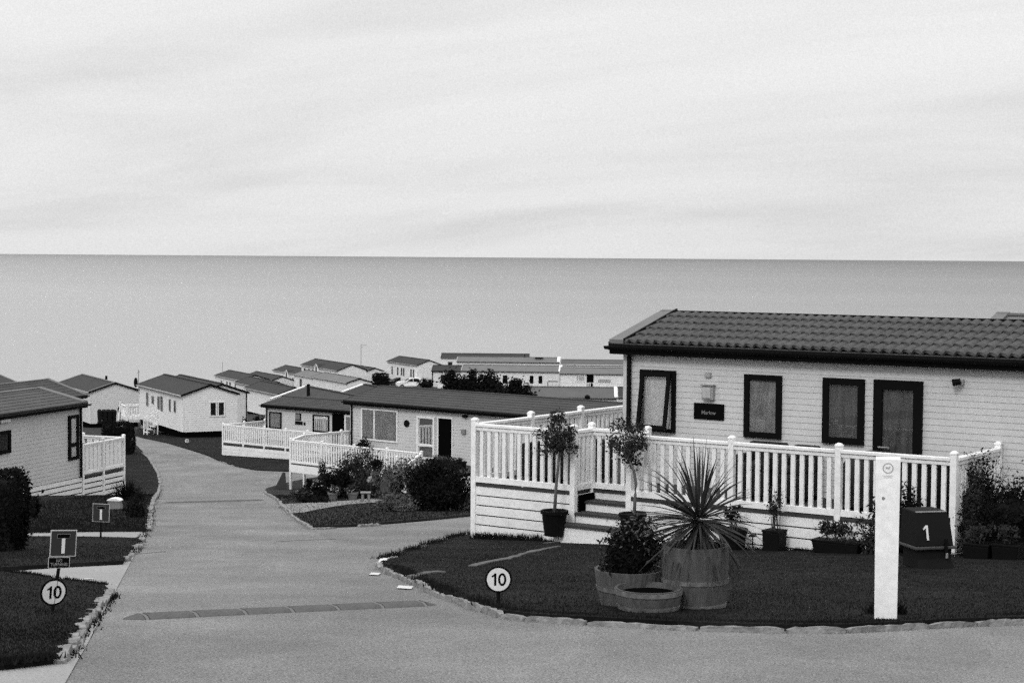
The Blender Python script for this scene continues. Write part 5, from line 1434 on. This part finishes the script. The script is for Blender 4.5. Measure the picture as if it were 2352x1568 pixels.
# wheelie bins
def wheelie(loc, yaw, label):
    t = thing('wheelie_bin', label, 'wheelie bin', loc, yaw, 'dark wheelie bins by the grey gable')
    loft(MB(), [(-.12, .12, -.22, .22, .06), (-.155, .155, -.30, .30, .98)]).build('body', M_BIN, t)
    loft(MB(), [(-.17, .17, -.33, .33, .981), (-.16, .16, -.30, .30, 1.05), (-.09, .09, -.2, .25, 1.16)]).build('lid', M_BIN, t, bevel=.02)
    for sx in (-1, 1): MB().tube([(sx * .11, .25, .1), (sx * .15, .25, .1)], .10, 12).build('wheel', M_BLACK, t)
    return t
wl = ['leftmost of the four dark wheelie bins against the grey gable', 'second from the left of the four dark wheelie bins', 'third from the left of the four dark wheelie bins', 'rightmost of the four dark wheelie bins']
w0 = None
for i, px in enumerate((229, 239.5, 250, 260.5)):
    q = P(px, 974, 141.5 + .25 * i); q.z = max(q.z, -g(q.x, q.y))
    if w0 is None: w0 = wheelie(q, R(20), wl[0])
    else: dup(w0, q, R(20 + 5 * i), wl[i])
q = P(277, 960, 140); q.z = -g(q.x, q.y)
t = thing('dish_pole', 'dark satellite dish on a short pole beside the bins', 'satellite dish', q)
MB().tube([(0, 0, 0), (0, 0, 1.2)], .03, 6).build('pole', M_METAL, t)
mb = MB(); mb.lathe([(.001, .0), (.2, .03), (.33, .08)], 16); mb.v = [(x * .75, z * 1 - .05, y + 1.5) for x, y, z in mb.v]; mb.build('dish', M_BLACK, t)
q = P(272, 1028, 96.5); q.z = -g(q.x, q.y)
hedge('hedge', 'square dark hedge between the left deck and the road bend', q, R(8), 1.5, 1.3, 1.62, 5000, .06, M_LEAFD, 76)
# small far-left roof
f_ = Frame((0, 0, 0), YL)
for lab, px, py, D, L in (('caravan roof corner just showing at the left edge above the others', 36, 878, 165, 11),):
    c_ = P(px, py, D); o_ = c_ - f_.x * L; o_.z = c_.z - 2.5
    Home(lab, o_, YL, L, 4, 2.5, .68, M_CLAD2, M_TILE2, M_BLACK, M_BLACK, pitch=.2, skirt=2.0, verge=M_VERGE)

def side_windows(h, us, z0=.95, z1=1.95, w=.5, fm=M_METAL, curt=M_CURTD):
    for u_ in us: h.window(u_, u_ + w, z0, z1, 'front', fm, .06, curt=curt)
# homes stepping down the slope in the distance
hs_ = S_home('dark roofed caravan with white verge and flue right behind the low white deck caravan', (704.4, 887.5), 108, 11, 4.2, 2.5, .68, at='ridge_far', barge=M_PVC, barge2=M_BLACK, tile=M_TILE2)
ht_ = S_home('caravan with white verge at its far roof end just above the mid distance ridge', (836.5, 883), 112, 11, 4.2, 2.5, .68, at='ridge_far', barge=M_PVC, barge2=M_BLACK)
for h_ in (hs_, ht_):
    mb = MB(); mb.beam((-.02, -.15, 2.52), (-.02, 2.1, 3.24), .26, .05); mb.build('white_verge', M_PVC, h_.t)
mb = MB(); mb.tube([(3.0, 1.1, 2.5), (3.0, 1.1, 3.55)], .10, 8); mb.build('flue', M_BLACK, hs_.t)
hb_ = S_home('farthest left of the distant dark roofed caravans by the sea', (553, 872.5), 240, 11, 3.9, 2.5, .6); side_windows(hb_, (2.5, 5, 6.3, 8.6))
mb = MB(); mb.tube([(2.5, .2, 2.4), (2.5, .2, 4.4)], .03, 5); mb.build('aerial', M_METAL, hb_.t)
hc_ = S_home('distant caravan with low pale gable behind the nearer dark roofed one', (618.5, 874.8), 247, 11, 3.7, 2.5, .6); side_windows(hc_, (3, 7))
hd_ = S_home('distant dark roofed caravan with pale gable left of the white verge roof', (608.5, 890.8), 217, 11, 3.5, 2.5, .62); side_windows(hd_, (6.2, 7.2, 9)); hd_.window(1.1, 1.9, .9, 1.9, 'right', M_METAL, .06, curt=M_CURTD)
he_ = S_home('low distant roof tucked between the pale gable and the white verge', (640, 905), 178, 10, 3.4, 2.4, .6)
hf_ = S_home('distant white caravan with a small dormer left of the taller one', (690, 860), 268, 12, 3.9, 2.6, .65); side_windows(hf_, (2.5, 8.6))
hg_ = S_home('distant white caravan with gabled dormer and tall windows on the skyline', (776, 850), 235, 13.5, 3.9, 2.55, .70); side_windows(hg_, (1.0, 2.6, 4.0), .5, 2.1, .55, M_FRAME); side_windows(hg_, (9.2,), 1.2, 1.9, .8)
def dormer(h, u, w=1.5, hh=.8):
    mb = MB(); a, b = u, u + w
    mb.prism([(a, 1.6), (b, 1.6), (b, 2.55), ((a + b) / 2, 2.55 + hh * .45), (a, 2.55)], lambda x, z: (x, -.30, z), lambda x, z: (x, .9, z)); d = mb.build('dormer', M_CLAD2, h.t)
    rf = MB(); c_ = (a + b) / 2; zt_ = 2.55 + hh * .45
    rf.add([(a - .1, -.36, 2.54), (c_, -.36, zt_ + .06), (c_, 1.0, zt_ + .06), (a - .1, 1.0, 2.54)], [(0, 1, 2, 3)]); rf.add([(b + .1, -.36, 2.54), (c_, -.36, zt_ + .06), (c_, 1.0, zt_ + .06), (b + .1, 1.0, 2.54)], [(0, 1, 2, 3)])
    rf.build('dormer_roof', M_TILE3, d)
    mb = MB(); mb.add([(a + .5, -.31, 1.75), (b - .5, -.31, 1.75), (b - .5, -.31, 2.5), ((a + b) / 2, -.31, 2.5 + .3), (a + .5, -.31, 2.5)], [(0, 1, 2, 3, 4)]); mb.build('pane', M_BLACK, d)
    mb = MB()
    for s_, (p1, p2) in enumerate((((a - .1, 2.5), ((a + b) / 2, 2.60 + hh * .45)), (((a + b) / 2, 2.60 + hh * .45), (b + .1, 2.5)))): mb.beam((p1[0], -.34, p1[1]), (p2[0], -.34, p2[1]), .05, .05)
    mb.build('dormer_trim', M_CLAD2, d)
dormer(hg_, 5.6); dormer(hf_, 6.0)
mb = MB(); mb.tube([(12.5, 3.6, 2.6), (12.5, 3.6, 5.8)], .035, 5); mb.beam((12.5, 3.6, 5.7), (13.6, 3.9, 5.7), .05, .05); mb.beam((12.5, 3.6, 5.4), (13.0, 3.7, 5.4), .05, .05); mb.build('aerial', M_METAL, hg_.t)
hi_ = S_home('distant caravan end wall with thin dark roof edge right of the dormered caravan', (842, 851.5), 268, 10, 2.6, 2.5, .4)
hp_ = S_home('low pale roofed caravan with shallow gable below the dormered caravan', (798, 878), 205, 11, 2.9, 2.4, .42, tile=M_TILE4)
hq_ = S_home('pale roofed caravan with white wall below the small dormer caravan', (752, 872), 226, 12, 3.4, 2.4, .45, tile=M_TILE4); side_windows(hq_, (2.2, 7.5, 10.2), .7, 1.9, .6, M_FRAME); hq_.window(1.0, 1.5, .7, 1.9, 'right', M_FRAME, .05, curt=M_CURTD)
hj_ = S_home('white caravan with a row of narrow windows near the parked cars', (958.5, 838.2), 262, 11, 3.75, 2.6, .68); side_windows(hj_, (1.6, 3.7, 5.1, 5.9, 8.6, 9.5), .75, 1.9, .45)
hj_.window(2.4, 3.4, .9, 2.0, 'right', M_METAL, .06, curt=M_CURTD)

# rows seen side-on at the right
def N_home(label, anchor, D, L, W=4.0, wall=2.45, rise=.62, yaw=R(-5), right=False, **k):
    f = Frame((0, 0, 0), yaw); a = P(anchor[0], anchor[1], D)
    o = a - Vector((0, 0, wall)) - (f.x * L if right else Vector((0, 0, 0)))
    kw = dict(clad=M_CLAD2, tile=M_TILE4, gutter=M_LGREY, barge=M_PVC, pitch=.15, skirt=1.5, fascia=.14, oe=.18, og=.1); kw.update(k)
    return Home(label, o, yaw, L, W, wall, rise, **kw)
hn = N_home('long white side-on caravan with two dark slit windows behind the black bushes', (1061, 850), 250, 13.4, verge=None, gutter=M_BOX)
for x0, x1, y0, y1 in ((1155, 1165.5, 861.5, 880), (1217, 1225, 862.5, 880), (1237, 1245.5, 863, 880)):
    a0, a1, b0, b1 = rect(hn.f, x0, x1, y0, y1); hn.window(a0, a1, b0, b1, 'front', M_FRAME, .06, curt=M_DARK)
for x0, x1 in ((1064, 1070), (1078, 1088), (1100, 1112), (1122, 1130)):
    a0, a1, b0, b1 = rect(hn.f, x0, x1, 859, 874); hn.window(a0, a1, b0, b1, 'front', M_METAL, .08, curt=M_CURTD)
for x in (13.2,):
    mb = MB(); z0 = 2.45 - .18 * .31; mb.beam((x + .25, -.28, z0 + .08), (x + .25, 2.0, 2.45 + .62 + .10), .42, .06); mb.build('white_verge', M_PVC, hn.t)
ho = N_home('white side-on caravan with black doorway and white picket rail at the far right', (1287, 856), 246, 14, gutter=M_METAL)
a0, a1, b0, b1 = rect(ho.f, 1346.5, 1364.5, 857.5, 879.5); ho.opening(a0, a1, b0 - .6, b1, 'front', 'doorway')
a0, a1, b0, b1 = rect(ho.f, 1323, 1343, 860, 876); ho.window(a0, a1, b0, b1, 'front', M_WFRAME, .08, curt=M_CURT, mull=(a0 + .35,))
a0, a1, b0, b1 = rect(ho.f, 1374, 1402, 871, 878); ho.window(a0, a1, b0, b1, 'front', M_METAL, .05, curt=M_CURT)
t = thing('picket_rail', 'white picket rail along the front of the far white caravan with black doorway', 'railing', ho.f.w(0, -1.4, b0 - .9), R(-5))
for i in range(5): run(t, (.3 + 2 * i, 0), (2.3 + 2 * i, 0), 0, 0, .95, .2, .09, single=False, foot=False)
t = thing('timber_frame', 'small dark topped timber frame in front of the long white caravan', 'garden frame', hn.f.w(hn.f.hit(1276, 880)[0], -1.6, -.25), R(-5))
for x in (-.95, .95): MB().box(x - .06, x + .06, -.06, .06, -.8, 1.35).build('post', M_BOX if x < 0 else M_PVC, t)
MB().box(-.95, .4, -.07, .07, 1.36, 1.52).build('crossbar', M_BOX, t)
run(t, (-.2, 0), (.95, 0), -.6, 0, .95, .2, .08, single=False, foot=False)
hl = N_home('caravan with dark eave left of the black bushes', (992.5, 850.5), 257, 9, tile=M_TILE3, gutter=M_BLACK, barge=M_BLACK)
a0, a1, b0, b1 = rect(hl.f, 1012, 1030, 860, 872); hl.window(a0, a1, b0, b1, 'front', M_METAL, .07, curt=M_CURTD)
MB().tube([(.05, -.1, 2.3), (.05, -.1, -.5)], .06, 6).build('downpipe', M_BLACK, hl.t)
hm = N_home('highest and farthest long caravan roof on the skyline', (1013, 820.5), 320, 15.4, tile=M_TILE3, gutter=M_BOX, yaw=R(-2)); side_windows(hm, (1.2, 3.6), 1.1, 1.7, .8)
hp1 = N_home('pale roofed caravan row below the skyline roof with white right verge', (1050, 829), 297, 16.6, yaw=R(-4), gutter=M_BOX); side_windows(hp1, (1.6, 5.6, 6.6, 8, 9.4, 14), .8, 1.7, .9)
mb = MB(); mb.beam((16.5, -.2, 2.5), (16.5, 2.0, 3.2), .5, .06); mb.build('white_verge', M_PVC, hp1.t)
mb = MB(); mb.box(12.6, 14.0, .9, 1.3, 2.95, 3.15); mb.build('roof_box', M_BLACK, hp1.t)
MB().tube([(10.9, 1.9, 3.0), (10.9, 1.9, 3.6)], .07, 6).build('flue', M_BLACK, hp1.t)
hp2 = N_home('grey roofed caravan at the upper right of the far rows', (1289, 836), 290, 14, yaw=R(-4), tile=mat('mid_roof_sheet', .085, .8, .12, .8), gutter=M_PVC)
hq2 = N_home('nearer grey caravan roof with white verge below the far white row', (1416, 911.5), 150, 9.5, right=True, yaw=R(-2), tile=mat('mid_roof_sheet', .085, .8, .12, .8), gutter=M_BOX)
mb = MB(); mb.beam((9.45, -.2, 2.46), (9.45, 2.0, 3.15), .26, .06); mb.build('white_verge', M_PVC, hq2.t)
hq3 = N_home('dark roof corner between the white verge and the large near caravan', (1419, 909.5), 158, 11, yaw=R(-2), tile=M_TILE3, gutter=M_BOX)
q = hq2.f.w(hq2.f.hit(1349, 911)[0], -.3, 2.1)
mb = MB(); u_ = hq2.f.hit(1349, 911)[0]; mb.lathe([(.01, -.22), (.2, -.1), (.22, .1), (.01, .22)], 10, (u_, -.35, 2.45)); mb.tube([(u_, -.35, 2.3), (u_, -.1, 1.8)], .04, 6); mb.build('satellite_dish', M_BLACK, hq2.t)
# black bushes
def tall_bush(label, px, D, w, top, n, seed, spikes=8):
    q = Vector(((px - 1176) / 4200 * D, D, 0)); q.z = -g(q.x, q.y); s = D / 4200
    h = -(P(px, top, D).z) ; h = P(px, top, D).z - q.z
    t = thing('tall_bush', label, 'bush', q, 0, 'black bushes on the far slope')
    rr = np.random.default_rng(seed)
    cs = blob_centers(rr, 80, w * s * .52, w * s * .35, h * .46, (0, 0, h * .47), .25)
    sp = []
    for k in range(spikes):
        x = rr.uniform(-.5, .42) * w * s
        for j in range(4): sp.append((x + rr.normal() * .08, rr.normal() * .3, h * (.70 + .09 * j * rr.uniform(.5, 1.1))))
    mb = MB(); leaf_mesh(mb, rr, np.vstack([cs, np.array(sp)]), n * 2, (.22, .22, .20), .15)
    mb.lathe([(.05, .1), (w * s * .3, h * .15), (w * s * .36, h * .45), (w * s * .2, h * .7), (.05, h * .75)], 10)
    raw_build(mb, 'foliage', M_LEAFD, t)
    MB().tube([(0, 0, -.2), (.05, 0, h * .6)], [.12, .05], 6).build('trunk', M_BARKD, t)
    return t
tall_bush('large spiky black bush in front of the long white far caravan', 1083, 140, 118, 857, 4200, 101, 12)
tall_bush('lower black bush right of the large spiky one', 1178, 143, 70, 872, 2600, 102, 6)
tall_bush('dark rounded bush at the right end of the black bushes', 1207, 147, 42, 884, 1500, 103, 2)
q = P(1128, 905, 112); q.z = -g(q.x, q.y); hedge('hedge', 'low black clipped hedge rising over the mid distance ridge', q, R(-12), 2.0, .8, P(1128, 897, 112).z - q.z, 3500, .10, M_LEAFD, 104)
q = P(874, 878, 236); q.z = -g(q.x, q.y); hedge('hedge', 'square black hedge beside the parked dark car', q, R(10), 1.9, 1.2, P(874, 858.5, 236).z - q.z, 1800, .14, M_LEAFD, 105)
q = P(978, 884, 255); q.z = -g(q.x, q.y); shrub('shrub', 'dark shrub right of the parked white car', q, 1.1, .8, P(978, 870, 255).z - q.z, 1200, .12, M_LEAFD, 106, clumps=18)
t = thing('picket_fence', 'short white picket fence between the white car and the black bushes', 'fence', P(1004, 892, 225), R(-5))
for i in range(2): run(t, (.0 + 1.15 * i, 0), (1.15 + 1.15 * i, 0), 0, 0, .7, .16, .09, single=False, foot=False)
# parked cars
def car(label, loc, yaw, paint):
    t = thing('parked_car', label, 'car', loc, yaw, 'cars parked on the far slope')
    prof = [(-1.9, .32), (-1.93, .62), (-1.75, .88), (-1.45, .98), (-.75, 1.02), (-.1, 1.40), (.35, 1.50), (1.1, 1.50), (1.55, 1.34), (1.82, .95), (1.92, .6), (1.88, .30)]
    mb = MB()
    rows = []
    for w, ins in ((.84, 0), (.80, 0)): pass
    n = len(prof)
    wd = lambda z: .84 if z < .95 else .84 - (z - .95) * .38
    mb.v = [(x, -wd(z), z) for x, z in prof] + [(x, wd(z), z) for x, z in prof]
    for i in range(n):
        j = (i + 1) % n; mb.f.append((i, j, n + j, n + i))
    mb.f += [tuple(range(n))[::-1], tuple(range(n, 2 * n))]
    b = mb.build('body', paint, t, bevel=.04)
    for sg in (-1, 1):
        mb = MB()
        for poly in ([(-.55, 1.04), (-.08, 1.35), (.35, 1.43), (.35, 1.02)], [(.43, 1.02), (.43, 1.43), (1.0, 1.43), (1.25, 1.30), (1.32, 1.02)]):
            mb.add([(x, sg * (wd(z) + .006), z) for x, z in poly], [tuple(range(len(poly)))])
        mb.build('side_window', M_BLACK, t)
        for x in (-1.22, 1.22):
            c = MB(); c.tube([(x, sg * .66, .31), (x, sg * .86, .31)], .31, 18); w_ = c.build('wheel', M_BLACK, t)
            c = MB(); c.tube([(x, sg * .855, .31), (x, sg * .87, .31)], .18, 14); c.build('rim', M_METAL, w_)
        c = MB(); c.box(-1.93, -1.70, sg * .62 - .14, sg * .62 + .14, .66, .82); c.build('headlight', M_LGREY, t, bevel=.02)
        c = MB(); c.box(-.60, -.45, sg * .84, sg * .98, .98, 1.10); c.build('wing_mirror', paint, t)
    mb = MB(); mb.add([(-.70, -.70, 1.055), (-.70, .70, 1.055), (-.13, .62, 1.395), (-.13, -.62, 1.395)], [(0, 1, 2, 3)]); mb.build('windscreen', M_BLACK, t)
    mb = MB(); mb.add([(1.60, -.62, 1.32), (1.60, .62, 1.32), (1.80, .72, 1.02), (1.80, -.72, 1.02)], [(0, 1, 2, 3)]); mb.build('rear_window', M_BLACK, t)
    return t
q = P(941, 889, 262); q.z = -g(q.x, q.y); q.z = P(941, 868, 262).z - 1.45; car('white hatchback parked beyond the mid distance roof', q, R(12), M_CARW)
q = P(913, 886, 268); q.z = P(913, 866.5, 268).z - 1.45; car('black car parked left of the white hatchback', q, R(12), M_CARB)

# ================================================================== light
w = bpy.data.worlds.new('World'); sc.world = w; w.use_nodes = True
nt = w.node_tree; N = nt.nodes; Lk = nt.links
bg = N['Background']
SUN_EL, SUN_AZ = R(38), R(205)     # behind and a little left of the camera
sky = N.new('ShaderNodeTexSky'); sky.sky_type = 'NISHITA'; sky.sun_disc = False; sky.sun_elevation = SUN_EL; sky.sun_rotation = SUN_AZ
bw = N.new('ShaderNodeRGBToBW'); Lk.new(sky.outputs[0], bw.inputs[0])
tc = N.new('ShaderNodeTexCoord'); sp = N.new('ShaderNodeSeparateXYZ'); Lk.new(tc.outputs['Generated'], sp.inputs[0])
def mth(op, a, b=None, c=None, clamp=False):
    n = N.new('ShaderNodeMath'); n.operation = op; n.use_clamp = clamp
    for i, v in enumerate((a, b, c)):
        if v is None: continue
        if isinstance(v, (int, float)): n.inputs[i].default_value = v
        else: Lk.new(v, n.inputs[i])
    return n.outputs[0]
z = mth('MAXIMUM', sp.outputs['Z'], 0.0)
grad = mth('MULTIPLY_ADD', mth('POWER', z, 1.35), 1.55 * 8.1, 8.1)     # overcast: zenith about three times the horizon
mix = mth('ADD', mth('MULTIPLY', grad, 0.94), mth('MULTIPLY', mth('MINIMUM', bw.outputs[0], 14.0), 0.06))
# layered cloud streaks
zz = mth('ADD', z, 0.13)
cx = mth('DIVIDE', sp.outputs['X'], zz); cy = mth('DIVIDE', sp.outputs['Y'], zz)
cmb = N.new('ShaderNodeCombineXYZ'); Lk.new(mth('MULTIPLY', cx, .42), cmb.inputs[0]); Lk.new(mth('MULTIPLY_ADD', cx, .30, mth('MULTIPLY', cy, .62)), cmb.inputs[1])
cn_ = N.new('ShaderNodeTexNoise'); cn_.inputs['Scale'].default_value = 1.0; cn_.inputs['Detail'].default_value = 7; cn_.inputs['Roughness'].default_value = .56; cn_.inputs['Distortion'].default_value = .3
Lk.new(cmb.outputs[0], cn_.inputs['Vector'])
mr = N.new('ShaderNodeMapRange'); mr.interpolation_type = 'SMOOTHSTEP'; mr.inputs['From Min'].default_value = .30; mr.inputs['From Max'].default_value = .60; mr.inputs['To Min'].default_value = .83; mr.inputs['To Max'].default_value = 1.0
Lk.new(cn_.outputs['Fac'], mr.inputs['Value'])
fn_ = N.new('ShaderNodeTexNoise'); fn_.inputs['Scale'].default_value = 1500.0; fn_.inputs['Detail'].default_value = 1     # film grain added as fine noise in the sky colour
Lk.new(tc.outputs['Generated'], fn_.inputs['Vector'])
mf = N.new('ShaderNodeMapRange'); mf.inputs['From Min'].default_value = .25; mf.inputs['From Max'].default_value = .75; mf.inputs['To Min'].default_value = .92; mf.inputs['To Max'].default_value = 1.08
Lk.new(fn_.outputs['Fac'], mf.inputs['Value'])
fin = mth('MULTIPLY', mth('MULTIPLY', mix, mr.outputs[0]), mf.outputs[0])
cc_ = N.new('ShaderNodeCombineColor')
for i in range(3): Lk.new(fin, cc_.inputs[i])
Lk.new(cc_.outputs[0], bg.inputs['Color'])
bg.inputs['Strength'].default_value = 0.10
sl = bpy.data.lights.new('sun', 'SUN'); sl.energy = 1.3; sl.angle = R(17)
so_ = bpy.data.objects.new('sun', sl); COL.objects.link(so_)
# sky rotation 0 = +Y, clockwise seen from above
d = Vector((math.sin(SUN_AZ) * math.cos(SUN_EL), math.cos(SUN_AZ) * math.cos(SUN_EL), math.sin(SUN_EL)))
so_.rotation_euler = (-d).to_track_quat('-Z', 'Y').to_euler()
so_.location = (0, 0, 30)
vs = sc.view_settings
vs.view_transform = 'Standard'; vs.look = 'None'; vs.exposure = 0.0; vs.gamma = 1.0
sc.cycles.use_denoising = False
sc.cycles.use_adaptive_sampling = True
sc.cycles.adaptive_threshold = 0.06
sc.cycles.adaptive_min_samples = 24
sc.cycles.max_bounces = 6
sc.render.filter_size = 1.8
sc.cycles.transparent_max_bounces = 12
